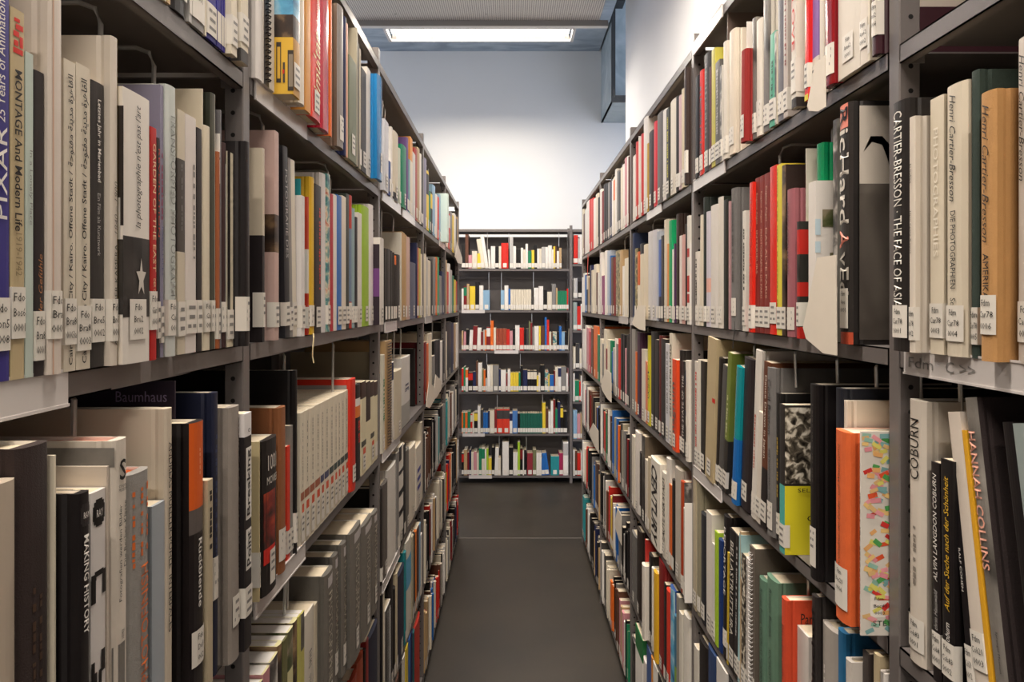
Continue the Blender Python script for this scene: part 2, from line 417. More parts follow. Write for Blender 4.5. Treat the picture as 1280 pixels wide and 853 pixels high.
    if S.get('spiral'):
        z = .008
        while z < h-.006:
            cov.tube([(.004, 0, z), (-.003, t*.3, z), (-.006, 0, z), (-.003, -t*.3, z), (.004, 0, z)], .0012, mat(S['spiral']), 4, M)
            z += .0085
    if S.get('label', True):
        z0 = S.get('lz', 0.012); lh = S.get('lh', .038); z1 = z0+lh; W = S.get('lw', .032)
        e = min(t, W)/2
        ys = [e-2*e*k/4 for k in range(5)]
        pv = [(spine_x(y, t, s)-.0012, y, z) for z in (z0, z1) for y in ys]
        lab.add(pv, [(k, k+1, k+6, k+5) for k in range(4)], STICK)
        wrap = W-2*e
        if wrap > .004 and ns:
            y = ns*(t/2+.0008); x1 = min(wrap, .014)
            lab.add([(-.0008, ns*e, z0), (x1, y, z0), (x1, y, z1), (-.0008, ns*e, z1)], [(0, 1, 2, 3)], STICK)
        lines = S.get('lt')
        if lines:
            for q, ln in enumerate(lines):
                gv, gf, gw, gh = glyphs(ln, 0.0, 0.0, 1)
                wdt = min(2*e*.84, .0040*len(ln)); hh = .0062
                zb = z1-.0105-q*.0112; out = []
                for x, y in gv:
                    yy = wdt/2-x/gw*wdt
                    out.append((spine_x(yy, t, s)-.0016, yy, zb+y/gh*hh))
                lab.add(out, gf, INK)
        else:
            for q in range(3):
                zb = z1-.0105-q*.0105; a = e*rnd.uniform(.45, .75)
                lab.add([(spine_x(a, t, s)-.0015, a, zb), (spine_x(a, t, s)-.0015, -a, zb), (spine_x(a, t, s)-.0015, -a, zb+.004), (spine_x(a, t, s)-.0015, a, zb+.004)], [(0, 1, 2, 3)], mat('m'))
LEV = {1: 1.946, 2: 1.570, 3: 1.203, 4: 0.832, 5: 0.452, 6: 0.072}   # tops of the shelves, the same in every bookcase
TOPZ = 2.302
BOOKS = []     # every book spec of the scene
def b(x1, yt, col, desc='', **k):
    k.update(x1=x1, yt=yt, col=col, desc=desc); return k
def shelf(side, bay, lev, x0, items, p=0.004, z=None):
    """places one shelf of books: x in the photo runs left to right, spines stand on the shelf front"""
    z = LEV[lev] if z is None else z
    a = {'L': AL, 'R': AR, 'B': 0}[side]
    x = x0; row = []
    for it in items:
        S = dict(it); xa = S.get('x0', x); xb = S['x1']; x = xb
        pp = S.get('p', p); S.update(side=side, bay=bay, lev=lev, z=z, xa=xa, xb=xb)
        if side == 'B':
            Yp = YB-pp; S['u0'], S['u1'] = (xa-VX)*Yp/FPX, (xb-VX)*Yp/FPX; Y = Yp
        else:
            sg = -1 if side == 'L' else 1
            ys = sorted(FPX*(a-pp)/(sg*(q-VX)) for q in (xa, xb)); S['u0'], S['u1'] = ys; Y = sum(ys)/2
        S['pp'] = pp; S['Y'] = Y
        S['h'] = EYE+(VY-S['yt'])*Y/FPX-z if S['yt'] is not None else S.get('hh', .27)
        S['h'] = max(.10, min(S['h'], .354))
        yb = VY+(EYE-z)*FPX/Y; yt = VY+(EYE-z-S['h'])*FPX/Y
        S['area'] = max(0, min(xb, 1280)-max(xa, 0))*max(0, min(yb, 853)-max(yt, 0))
        # heights given as photo rows become fractions of the book's height
        fr = lambda q: (yb-q)/(yb-yt) if q > 1.5 else q
        for key, ia in (('titles', (2, 3)), ('ticks', (1, 2)), ('patch', (0, 1)), ('bands', (0, 1)), ('art', (2, 3)), ('ctext', (4, 5))):
            if key in S: S[key] = [tuple(fr(v) if k in ia else v for k, v in enumerate(T)) for T in S[key]]
        if 'lpx' in S: S['lz'] = max(.003, fr(S['lpx'][1])*S['h']); S['lh'] = fr(S['lpx'][0])*S['h']-S['lz']
        row.append(S)
    row.sort(key=lambda S: S['u0'])
    lo, hi = bay_limits(side, bay)
    for i, S in enumerate(row):
        S['u0'] = max(S['u0'], lo); S['u1'] = min(S['u1'], hi)
    for A, B2 in zip(row, row[1:]):
        if A['u1'] > B2['u0']-.0006:
            mid = (A['u1']+B2['u0'])/2; A['u1'] = mid-.0003; B2['u0'] = mid+.0003
    for i, S in enumerate(row):
        S['t'] = max(.0025, S['u1']-S['u0']-.0006); S['uc'] = (S['u0']+S['u1'])/2
        S['seed'] = int(S['xa']*37+lev*1000+bay*77+ord(side)) % 100003
        rr = random.Random(S['seed'])
        S['d'] = S.get('dd') or max(.12, min(.245, S['h']*rr.uniform(.72, .84)))
        S['d'] = min(S['d'], .258+S['pp'])
        if 'kind' not in S: S['kind'] = 'h' if S['t'] > .016 and rr.random() < .6 else 'p'
        S['order'] = i
    # screen order, left to right
    rs = sorted(row, key=lambda S: S['xa'])
    for i, S in enumerate(rs): S['nbl'] = rs[i-1] if i else None; S['nbr'] = rs[i+1] if i+1 < len(rs) else None; S['pos'] = i
    BOOKS.extend(rs)
def bay_limits(side, bay):
    if side == 'L': return (0.0+bay+.016, 1.0+bay-.016)
    if side == 'R': return (-.10+bay+.016, .898+bay-.014) if bay == 0 else (.898+bay-1+.016, .898+bay-.016)
    return (-.51, .51) if bay == 0 else (.555, 1.5)
def fill(side, bay, lev, xa, xb, toks, n=34):
    """a far shelf: colour letter + height digit per book or pair of books, left to right as in the photo"""
    r = random.Random(hash_(side, bay, lev)); T = toks.split(); per = max(1, round(n/len(T))); L = []
    for tk in T:
        for q in range(per):
            c = tk[0]; hd = int(tk[1])
            if q and r.random() < .45: c = r.choice('wckkkddmmnntBRew'); hd = max(3, min(8, hd+r.choice((-1, 0, 0, 1))))
            L.append((c, .125+.024*hd+r.uniform(-.010, .010), r.uniform(.6, 1.5)))
    tot = sum(l[2] for l in L)
    a = AL if side == 'L' else AR; sg = -1 if side == 'L' else 1
    lo, hi = bay_limits(side, bay); 
    ya, yb = (lo, hi) if side == 'L' else (hi, lo)
    y = ya; items = []; x0 = VX+sg*FPX*a/ya
    for c, hh, w in L:
        y += (yb-ya)*w/tot
        items.append(b(VX+sg*FPX*a/y, None, c, hh=hh, p=r.choice((0, .004, .008, -.006))))
    shelf(side, bay, lev, x0, items)
def hash_(side, bay, lev): return ord(side)*100+bay*10+lev

# ------------------------------------------------------------------ the bookcases
LIP = .0235
def bookcase(name, label, posts, levels, depth, loc, rotz, ns, end=None, holes=True, wires=(), holders=()):
    """local frame: x into the shelf, y along the row; posts: y of the uprights; levels: {bay: [z,...]}"""
    e = empty(name, loc, rotz); tag(e, label, 'bookcase')
    for y in posts:
        for x0 in (0.0, depth-.026):
            m = MB(); m.bevbox(x0, x0+.026, y-.0125, y+.0125, 0, TOPZ+.035, .0015, STEEL)
            if holes and x0 == 0:
                z = .12
                while z < TOPZ:
                    for s in (-1, 1): m.disc((x0+.014, y+s*.0128, z), .0032, 'y', HOLE, 10)
                    z += .0305
            m.build('upright', e)
    shelves = {}
    for k, (ya, yb) in enumerate(zip(posts, posts[1:])):
        ya += .0132; yb -= .0132
        for li, z in enumerate(levels[k]+[TOPZ]):
            m = MB()
            m.box(.0, depth-.03, ya, yb, z-.002, z, STEEL)
            m.box(.0, .0018, ya, yb, z-LIP, z, STEEL)
            m.box(.0, .014, ya, yb, z-LIP, z-LIP+.0016, STEEL)
            m.box(depth-.032, depth-.03, ya, yb, z-LIP, z, STEEL)
            m.box(.0, .03, ya, ya+.0016, z-LIP, z, STEEL); m.box(.0, .03, yb-.0016, yb, z-LIP, z, STEEL)
            shelves[(k, li+1)] = m.build('shelf', e)
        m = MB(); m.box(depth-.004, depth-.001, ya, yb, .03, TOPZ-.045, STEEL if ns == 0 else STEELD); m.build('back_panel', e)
        m = MB(); m.box(depth-.03, depth-.012, ya, yb, 1.86, 1.885, STEEL); m.build('brace', e)
    if end is not None:
        m = MB(); m.box(.027, depth-.027, end-.001, end+.001, .03, TOPZ-.03, STEELD); m.build('added_end_sheet', e)  # added dark sheet, keeps bright light from showing through the open row end
    for k, li, y, x, dz in wires:       # bent rods that hang from the shelf above
        z = (levels[k]+[TOPZ])[li-1]
        m = MB(); m.tube([(x+.10, y, z-.012), (x+.022, y, z-.012), (x+.006, y, z-.018), (x, y, z-.034), (x+.002, y, z-.034-dz)], .0027, WIRE, 7)
        m.build('wire_support', shelves[(k, li)])
    for k, li, y0, y1, txt in holders:  # plastic label strips clipped on the front lip
        z = (levels[k]+[TOPZ])[li-1]
        m = MB(); m.bevbox(-.0045, -.0005, y0, y1, z-LIP-.004, z+.002, .001, PLAST)
        m.box(-.0052, -.0045, y0, y1, z-LIP-.005, z-LIP-.0025, PLAST); m.box(-.0052, -.0045, y0, y1, z+.0005, z+.003, PLAST)
        if txt:
            for t, c0, c1 in txt:
                gv, gf, W, H = glyphs(t)
                m.add([(-.0051, y1-(c0+(c1-c0)*x/W), z-.019+.012*y/H) for x, y in gv], gf, mat('m'))
        m.build('label_holder', shelves[(k, li)])
    return e
LV = [LEV[i] for i in range(1, 7)]
L0 = list(LV); L0[2] = 1.187
def yl(x): return FPX*AL/(VX-x)
def yr(x): return FPX*AR/(x-VX)
# left row: local y runs towards the camera (row is turned round), so y = -Y
def lw(lst): return [(4-int(math.floor(yl(x))) , li, -yl(x), dx, dz) for x, li, dx, dz in lst]
bookcase('bookcase', 'long dark grey steel bookcase full of books along the left of the aisle', [-5.0, -4.0, -3.0, -2.0, -1.0, 0.0], {0: LV, 1: LV, 2: LV, 3: LV, 4: L0}, .30, (-AL, 0, 0), PI, 1, end=-5.0,
    wires=lw([(187, 1, .05, .14), (255, 1, .06, .10), (146, 2, .04, .10), (352, 1, .03, .10), (427, 1, .03, .07), (440, 1, .05, .05), (370, 2, .02, .12), (428, 2, .02, .13), (371, 3, .02, .10), (381, 3, .03, .10),
              (489, 1, .03, .15), (503, 1, .03, .05), (492, 2, .02, .16), (500, 2, .02, .18), (508, 2, .02, .2), (494, 7, .04, .05), (500, 7, .05, .05), (528, 7, .03, .04), (540, 1, .03, .1), (465, 7, .05, .04), (537, 7, .03, .05), (543, 7, .03, .05), (548, 2, .03, .1)]),
    holders=[(4, 2, -.592, -.30, None), (3, 1, -1.28, -1.026, None), (3, 3, -1.27, -1.022, None), (2, 1, -2.36, -2.03, None), (2, 3, -2.34, -2.03, None), (2, 4, -2.34, -2.03, None), (2, 2, -2.28, -2.07, None), (1, 2, -3.28, -3.03, None), (2, 1, -2.70, -2.40, None), (1, 1, -3.9, -3.62, None)])
R0 = list(LV)
bookcase('bookcase', 'long dark grey steel bookcase full of books along the right of the aisle', [-.102, .898, 1.898, 2.898, 3.898, 4.898], {0: R0, 1: LV, 2: LV, 3: LV, 4: LV}, .30, (AR, 0, 0), 0, -1, end=4.898,
    wires=[(1, 1, yr(1003), .05, .10), (1, 1, yr(949), .04, .06), (1, 2, yr(1060), .04, .07), (1, 2, yr(1102), .05, .07), (1, 2, yr(1015), .04, .06), (1, 2, yr(973), .03, .06), (1, 2, yr(925), .03, .05), (0, 2, yr(1157), .04, .05), (1, 3, yr(988), .03, .08), (1, 3, yr(1005), .03, .08),
           (2, 1, yr(806), .03, .08), (2, 7, yr(845), .05, .05), (2, 2, yr(780) if False else yr(800), .03, .06), (3, 1, yr(773), .03, .07), (3, 7, yr(770), .03, .06), (3, 7, yr(757), .03, .06)],
    holders=[(0, 2, .45, .868, (('Fdm', .012, .062), ('C >>', .085, .135))), (1, 7, 1.62, 1.878, None), (1, 1, 1.60, 1.875, None), (1, 3, 1.625, 1.875, None), (2, 1, 2.28, 2.52, None), (2, 2, 2.62, 2.87, None), (3, 2, 2.95, 3.18, None)])
xs = lambda px: (px-VX)*YB/FPX
# the end bookcase: local y runs to the photo's left (y = -X)
BL = {0: [1.626+(VY-y)*YB/FPX for y in (330, 373, 413, 461, 502, 549, 595)], 1: LV}
bookcase('bookcase', 'dark grey steel bookcase across the end of the aisle below the white wall', [-1.54, -.535, .522], BL, .28, (0, YB, 0), PI/2, 0, holes=False,
    wires=[(1, 7, -xs(609), .03, .14), (1, 7, -xs(636), .03, .14), (1, 7, -xs(699), .03, .12), (1, 1, -xs(611), .03, .16), (1, 1, -xs(626.8), .03, .2), (1, 1, -xs(667), .03, .14), (1, 2, -xs(613), .03, .1), (1, 2, -xs(665), .03, .12), (1, 3, -xs(608.5), .03, .1), (1, 3, -xs(650.5), .03, .13), (1, 4, -xs(621.5), .03, .16), (1, 4, -xs(678.4), .03, .1), (1, 5, -xs(624), .03, .1), (1, 5, -xs(658), .03, .15)],
    holders=[(1, 2, -xs(606), -xs(577), None), (1, 3, -xs(648), -xs(618), None), (1, 5, -xs(606), -xs(578), None), (1, 6, -xs(615), -xs(586), None)])

# ------------------------------------------------------------------ what stands on the shelves: left bookcase
TXB = (0.0, 0.0)
BD = (0.012, 0.0)
IT = (0.0, 0.25)
DASH = [('k', .30, .92, .35)]
def dk(c='k', f0=.30, f1=.92, w=.35, o=0.0): return [(c, f0, f1, w, o)]
shelf('L', 0, 1, 152, [
 b(195, None, 'w', 'white book', hh=.27), b(209, None, 'c', 'cream book', hh=.28, lz=.02, lt=('Fdn', 'Aco', '0001')), b(213.5, None, 't', 'thin tan book', hh=.26, label=False),
 b(236, None, 'k', 'black hardback', hh=.29, kind='h', lz=.018, lh=.05, lt=('Fdo', 'Bau', '0002')), b(240, None, 'g', 'thin grey book', hh=.26),
 b(256, None, 'm', 'grey book with a large square sticker', hh=.28, kind='p', lw=.05, lh=.055, lz=.010, lt=('Fdo', 'Bau6', '0001')), b(258.5, None, 'c', 'thin cream booklet', hh=.25, label=False),
 b(271, None, '2a2483', 'royal blue volume', hh=.28, kind='p', lz=.006), b(276.5, None, '2a2483', 'royal blue volume', hh=.28, kind='p', lz=.006),
 b(279.5, None, '2a2483', 'royal blue volume', hh=.28, kind='p', lz=.006), b(284, None, '2a2483', 'royal blue volume', hh=.28, kind='p', lz=.006), b(287.5, None, '2a2483', 'royal blue volume', hh=.28, kind='p', lz=.006),
 b(302, None, 'c', 'thick cream book with brown lettering', hh=.29, kind='p', p=.012, ticks=dk('m', .3, .9, .3, -.25)), b(311, None, 'c', 'cream book with dark foot', hh=.29, p=.014, bands=[(0, .06, 'd')], lz=.026, ticks=dk('m', .3, .9, .3, -.2))])
AR_T = ''.join(chr(c) for c in (0xFE94,0xFEA3,0xFEEE,0xFE98,0xFED4,0xFEE3,0x20,0xFE94,0xFEE8,0xFEF3,0xFEAA,0xFEE3,0x20,0xFE93,0xFEAE,0xFEEB,0xFE8E,0xFED8,0xFEDF,0xFE8D))
shelf('L', 0, 2, -60, [
 b(-30, 20, 'm', hh=.3), b(-14, 30, 'c'),
 b(13, -8, '37307c', 'purple paperback with big white title', kind='p', lt=('Fdo', 'Bon5', '0008'), lz=.022, titles=[('PIXAR', 'w', .42, .66, 'u', .62), ('25 Years of Animation', 'w', .67, .985, 'u', .40), ('BIBLE BOOKS', 'w', .16, .38, 'u', .2, .2)]),
 b(31.5, 13, 'b9a783', 'tan paperback with bold black title and red emblem', kind='p', lt=('Fdo', 'Bos6', '0001'), lz=.030, titles=[('MONTAGE And Modern Life', 'k', .40, .835, 'd', .52, .03, BD), ('1919-1942', '857556', .28, .395, 'd', .45)],
   patch=[(.88, .895, .15, .85, 'r'), (.90, .915, .2, .5, 'r'), (.90, .93, .6, .85, 'r'), (.925, .94, .15, .55, 'r'), (.945, .96, .3, .85, 'r'), (.965, .975, .2, .6, 'r')]),
 b(42.5, 67, 'b7c3ba', 'thin pale green paperback', kind='p', label=False, titles=[('In a Lonely Place', 'm', .47, .70, 'd', .45)]),
 b(59, 91, '2c2628', 'short dark paperback with copper lettering', kind='p', lt=('Fdo', 'Bra8', '0001'), lz=.012, titles=[('der Gefühle', 'b0784e', .20, .40, 'u', .40, .0, IT)]),
 b(80, -12, 'cfc3b8', 'tallest white hardback with blush stripe', kind='h', p=.010, lt=('Fdo', 'Bra', '0001'), lz=.028, patch=[(0, 1, .20, .27, 'c9a68f')]),
 b(95.5, 77, 'd2c8b6', 'ribbed cream paperback with Arabic title, left of its twin', kind='p', lt=('Fdo', 'Bra8', '0003a'), lz=.022, titles=[(AR_T, 'k', .66, .955, 'u', .55, 0, BD), ('Cairo. Open City / Kairo. Offene Stadt /', 'k', .02, .645, 'u', .40, 0, BD)]),
 b(114, 83, 'd2c8b6', 'ribbed cream paperback with Arabic title, right of its twin', kind='p', lt=('Fdo', 'Bra8', '0003'), lz=.016, titles=[(AR_T, 'k', .66, .955, 'u', .55, 0, BD), ('Cairo. Open City / Kairo. Offene Stadt /', 'k', .02, .645, 'u', .40, 0, BD)]),
 b(135, 105, '33302f', 'dark grey paperback with white title', kind='p', lt=('Fdo', 'Bre5', '0002'), lz=.022, titles=[('Letztes Jahr in Marienbad', 'w', .65, .94, 'd', .33, .0, BD), ('Ein Film als Kunstwerk', 'g', .39, .61, 'd', .25)]),
 b(151.5, 47, 'd0c6b9', 'tall cream hardback with grey serif title and yellow edge', kind='h', p=.012, lt=('Fdo', 'Bre5', '0001'), lz=.022, titles=[('ANDERE DER KAMERA', '4a453f', .06, .37, 'u', .36, 0, (0, 0)), ('1840 – 1900', '6a645c', .40, .56, 'u', .40, 0, IT)], patch=[(0, 1, .93, 1.0, 'd8bd2f')]),
 b(188, 117, 'ddd6cd', 'thick white hardback with star photograph on spine', kind='p', p=.016, sp='ddd6cd', lt=('Fdo', 'Bru2', '0002'), lz=.022, lw=.03, titles=[("la photographie n'est pas l'art", 'k', .50, .955, 'u', .26, -.02, IT)],
   poly=[([(.62+.20*r*math.sin(q*PI/5), .315+.075*r*math.cos(q*PI/5)) for q in range(10) for r in ((1.0, .42)[q % 2],)], 'c9c2b8')],
   patch=[(.17, .465, .0, 1, 'bw2')], art=[(.0, .02, .5, .93, '28211f'), (.003, .02, .45, .60, 'g'), (0, .02, .18, .45, 'bw2')]),
 b(196, 160, 'b01f1e', 'slim red book with gold capitals', kind='p', p=.016, lt=('Fdo', 'Gar1', '0001'), lz=.030, titles=[('GARDEN OF THE EAST', 'd9c79c', .38, .93, 'd', .5), ('DER COLONIAL', 'd9c79c', .2, .35, 'd', .35)]),
 b(200, 173, '2a2427', 'short narrow black book with red lettering', kind='p', lz=.02, titles=[('REVOLUTION', 'e0502c', .55, .95, 'd', .5)]),
 b(207, 108, '8a869c', 'lavender paperback with red and blue lettering', kind='p', lz=.015, titles=[('PARALLELES', '5b5f8a', .30, .48, 'd', .4)], ticks=[('9c3a52', .5, .75, .35)]),
 b(222, 108, 'c3c8c4', 'pale mint hardback with silver capitals', kind='h', p=.010, lt=('Fdo', 'Cal', '001'), lz=.022, titles=[('TRANSFORMED PHOTOGRAPHY', '8b8f8a', .19, .90, 'd', .50)]),
 b(232, 139, 'c8bda9', 'beige paperback with charcoal panel', kind='p', label=True, lz=.02, bands=[(.42, .80, '4b4540')], ticks=dk('m', .5, .78, .14)),
 b(246, 146, 'd6cdc7', 'white paperback with tiny black type', kind='p', lz=.022, ticks=dk('m', .4, .8, .2, -.25)),
 b(252.5, 161, '2b2524', 'black paperback beneath a taller cream cover', kind='p', lz=.022),
 b(255, 112, 'd8cdb8', 'tall cream hardback with rounded corner', kind='p', p=.004, label=False),
 b(264, 158, 'd5cab4', 'cream clothbound volume', kind='h', lt=('Fdo', 'Cha', '003'), lz=.022),
 b(271, 118, '35382f', 'tall dark green book with white spine edge', kind='h', p=.004, lz=.022, sp='4a4a40', patch=[(0, 1, .7, 1, 'd9d6c8')]),
 b(275, 190, 'a45d38', 'thin rust paperback', kind='p', lz=.012), 
 b(277, 138, '6f6d70', 'tall grey binder with stickers near its top', kind='p', label=False, art=[(.0, .02, .80, .90, 'w'), (0, .02, .69, .79, 'w')]),
 b(284.5, 179, '3b2526', 'dark maroon book', kind='h', lz=.02, patch=[(.1, .9, .6, .8, 'g')]),
 b(292, 191, 'd9cfb6', 'thin cream booklet with black edge', kind='p', lz=.010, patch=[(.12, 1, 0, .4, 'k')]),
 b(312.5, 178, '1f1b1d', 'black boxed volume against the upright', x0=307.5, kind='h', p=.022, lz=.020, lh=.045, dd=.2)], p=.006)
shelf('L', 0, 3, -70, [
 b(-40, 620, 'c'), b(-12, 600, 'k'),
 b(25, 604, 'b3a594', 'short greyish cream book at the photo edge', kind='h', label=False),
 b(67, 557, '2a1c19C', 'thick dark brown leather-like book', kind='h', label=False, ticks=[('4a3527', .25, .7, .1, .1), ('4a3527', .3, .68, .1, -.1)]),
 b(70, 570, 'c', 'thin white booklet beside the brown book', label=False),
 b(114, 616, '191516', 'black book with white typewriter title', x0=100, kind='h', p=.045, label=False, titles=[('MAKING HISTORY', 'w', 793, 669, 'd', .46, 0, BD), ('RAY', 'w', 648, 639, 'h', .5)], patch=[(658, 630, .2, .85, '2c2829'), (654, 634, .1, .95, '2c2829')]),
 b(133, 614, 'd9d3cf', 'white book with big black letters and round black emblem', kind='p', label=False, titles=[('RAY', 'w', 646, 636, 'h', .42)],
   patch=[(658, 624, .28, .72, 'k'), (655, 627, .16, .84, 'k'), (650, 632, .1, .9, 'k'), (752, 722, .0, .28, 'k'), (720, 713, .2, .8, 'k'), (745, 715, .72, .98, 'k'), (724, 716, .0, .3, 'k'), (850, 824, .0, .2, 'k'), (865, 838, .1, .34, 'k'), (860, 838, .45, .65, 'k'), (842, 815, .62, .9, 'k')]),
 b(140, 583, 'c9bcae', 'plain white book behind the emblem book', kind='p', label=False),
 b(162, 550, 'd2c8bb', 'cream hardback with black S emblem', kind='h', p=.034, label=False, titles=[('S', 'k', 601, 575, 'h', .42, 0, BD), ('STÄDEL', 'k', 610, 606, 'h', .5), ('MUSEUM', 'k', 615, 611, 'h', .5), ('Fotografien werden Bilder', 'k', 752, 631, 'u', .20, .13), ('Die Becher-Klasse', 'k', 711, 628, 'u', .20, -.16), ('HIRMER', 'k', 800, 788, 'u', .25)], patch=[(900, 805, 0, 1, 'gp')], art=[(0, .2, 582, 558, 'gp')], pg='d2622f'),
 b(191, 590, '8d8984C', 'grey cloth book with orange capitals', kind='h', p=.034, titles=[('PHOTOFINISH', 'd3692c', 856, 708, 'u', .36, -.12)], ticks=[('d3692c', 705, 612, .1, .3), ('d3692c', 700, 610, .1, .0), ('d3692c', 695, 606, .1, -.28)], lz=.0, lh=.05, pg='c8571f'),
 b(207, 630, '9aa0a6', 'pale blue-grey paperback', kind='p', p=.032, lz=.02),
 b(217, 511, 'c5b8a6', 'tall cream hardback with black capitals down the spine', kind='h', p=.032, lz=.01, titles=[('ANDREAS MUELLER-POHLE  INTERFACES', 'k', 790, 553, 'd', .42)]),
 b(219, 470, '2b2230', 'tall dark purple book with lettered cover', kind='p', p=.0, label=False, ctext=[('Baumhaus', '8d7fa0', .064, .008, .935, .968)]),
 b(260, 527, '1d1718', 'black book with orange upper spine', x0=241, kind='h', p=.034, lpx=(784, 828), lw=.03, lt=('Fdo', 'Duf', '002'), bands=[(634, 527, 'cf5a1f', '1d1718'), (664, 634, '5b5350', '1d1718')], titles=[('Rückblende', 'w', 757, 672, 'd', .24, 0, BD)], ticks=[('e8b593', 600, 560, .06)]),
 b(266.5, 600, 'b7a88d', 'thin worn paper booklet', kind='p', p=.036, label=False, ticks=dk('k', .7, .95, .5)),
 b(274, 491, '20243a', 'tall navy hardback', kind='h', p=.020, lz=.09, lh=.05, ticks=dk('3c4468', .4, .85, .3)),
 b(304, 508, '8e857dC', 'grey cloth hardback with sticker', x0=289, kind='h', p=.030, lpx=(742, 780), lw=.022, ticks=[('5d5651', .35, .95, .12, -.3)]),
 b(315, 517, 'e3dedd', 'black and white book with heavy bold title', kind='p', p=.034, lpx=(733, 770), bands=[(0, 546, '211d1f')], patch=[(650, 560, .15, .95, 'w'), (713, 662, .15, .95, 'w')], titles=[('Breaking', 'k', 645, 563, 'u', .6, 0, BD), ('Point', 'k', 708, 665, 'u', .6, 0, BD), ('o', 'k', 541, 536, 'h', .3)])], p=.030, z=1.187)
shelf('L', 1, 1, 316, [
 b(330, None, 'd8d3cf', 'white binder with rounded foot', hh=.31, kind='h', p=.010, label=False), b(337, None, 'cfc8c0', 'spiral bound book with black coil', hh=.30, kind='p', spiral='k', label=False, sp='3c3836'), b(343.5, None, 'c9c2ba', 'grey-white paperback', hh=.29, label=False, ticks=dk('m', .5, .9, .3)),
 b(375.5, None, 'dcb03c', 'yellow book with a windowed vehicle on its cover', x0=367, hh=.32, kind='p', p=.037, sp='b9893a', lz=.012, bands=[(52, 24, 'brn', 'brn'), (24, 1.0, 'sky', 'sky')],
   art=[(.019, .0265, 108, 58, '3a322b'), (.0205, .025, 103, 64, 'd2a73a'), (.0, .009, 118, 68, '3a322b'), (.001, .0075, 113, 73, '8a7d6c'), (.013, .0165, 108, 83, '4a423b'), (.014, .017, 97, 92, 'r')]),
 b(382, None, 'dcd3c4', 'cream book after the yellow picture book', hh=.31, label=False, p=.034), b(389, None, 'cf8f3d', 'ochre orange book', hh=.31, kind='p', label=False, p=.030),
 b(403, None, 'd7301fL', 'bright red glossy hardback with yellow script', hh=.32, kind='h', p=.030, lz=.012, titles=[('simultan', 'ead9a0', .10, .48, 'u', .6, 0, IT), ('die schoensten schweizer buecher', 'f0c8b0', .45, .95, 'u', .25)]),
 b(413, None, 'b3243aL', 'crimson glossy hardback', hh=.32, kind='h', p=.026, label=False), b(415, None, 'o', 'thin orange booklet', label=False, hh=.30, p=.024),
 b(431, 10, '69584a', 'brown hardback with grey cloth spine', x0=424, kind='h', p=.020, sp='87827f', lz=.015, lh=.05), b(433.5, 22, 'B', 'thin navy booklet', label=False), b(435, 30, 'd9a38a', 'thin salmon booklet', label=False),
 b(446, 75, '6e745c', 'sage green book', x0=437, kind='p', p=.012, lz=.016, lh=.045), b(447.5, 36, 'a39c88', 'tall beige book', label=False), b(449.5, 55, '4b4843', 'thin dark book', label=False), b(452, 62, 'b3aa98', 'thin beige paperback'),
 b(459, 89, '34302f', 'dark book with white edge', kind='p', lz=.012, patch=[(0, 1, .8, 1, 'w')]), b(466, 89, 'ded8d0', 'white paperback', kind='p'), b(470, 98, 'c', 'thin cream book with orange head', bands=[(.66, 1, 'dd7a35')], ticks=dk('k', .1, .6, .5)),
 b(482.5, 98, '0f6ea8L', 'bright blue glossy binder', x0=471, kind='h', p=.030, lz=.020, lh=.05, lw=.02)], p=.010)
shelf('L', 1, 2, 318, [
 b(331, 186, '231d1f', 'black book with cream upper half beside the upright', x0=328, kind='p', p=.010, lz=.022, lh=.05, bands=[(.55, 1, 'c4b8a4', 'c4b8a4')], label=True),
 b(349, 165, 'c0a39b', 'dusty pink book with sepia photograph', x0=343.5, kind='p', p=.010, lz=.02, bands=[(.42, .60, 'brn', 'brn')]),
 b(363, 186, '27272c', 'leaning black book with silver capitals', x0=357, kind='p', lean=-2.5, lz=.02, titles=[('FOTOGRAFIE DES', 'g', .42, .88, 'd', .5)]),
 b(366.5, 200, '8a8682', 'leaning thin grey booklet', kind='p', lean=-2.5), b(373, 203, 'ddd5c5', 'leaning cream booklet', kind='p', lean=-2.5, lz=.02),
 b(375.5, 223, '1d8088', 'teal book top behind a white one', kind='p', label=False),
 b(384.5, 246, 'dcd7d5', 'wide white book with rounded spine', kind='p', p=.012, lz=.015, label=True), b(387.5, 247, 'd9d2c9', 'thin red and white book', bands=[(.62, 1, 'c2452e'), (0, .30, 'b3301f')]),
 b(394, 222, 'd9ae2c', 'tall yellow hardback', kind='h', p=.008, lz=.015),
 b(402, 232, '27211f', 'black paperback with red lettering', kind='p', lz=.012, ticks=[('c2301f', .30, .85, .3, -.2)]), b(409, 218, 'd4cfcd', 'tall white hardback with rounded corners', kind='h', p=.004, label=False),
 b(413, 218, 'mul', 'thin book with small colour pictures', kind='p', lz=.015), b(417, 243, 'b01a2a', 'slim crimson book', kind='p', label=False), b(421.5, 244, 'ddd6cd', 'slim white book right of the crimson one', kind='p', label=False),
 b(427.5, 245, '2769b5', 'slim blue book', kind='p'), b(433, 246, 'd8cdbd', 'slim cream book right of the blue one'), b(437, 243, '2c332e', 'slim dark green book'), b(441, 245, 'b23324', 'slim red book', bands=[(.2, .75, '6b7f97')], lz=.02), b(444.5, 261, '8ba0a4', 'slim slate blue book'),
 b(448, 272, '28262c', 'slim black book left of a white one', lz=.012), b(453, 267, 'd8d1c9', 'slim white book left of lime green one', kind='p'), b(463, 259, '96b92c', 'lime green hardback', kind='h', p=.006, lz=.012),
 b(471, 258, 'd9d3d3', 'white hardback right of the lime green one', kind='h'), b(475, 305, '30252e', 'slim black book with purple block', p=.018, kind='p', lz=.012, bands=[(.35, .70, '6c3f78')]), b(480, 298, 'd9d4cc', 'white paperback by the upright', p=.020, kind='p')], p=.005)
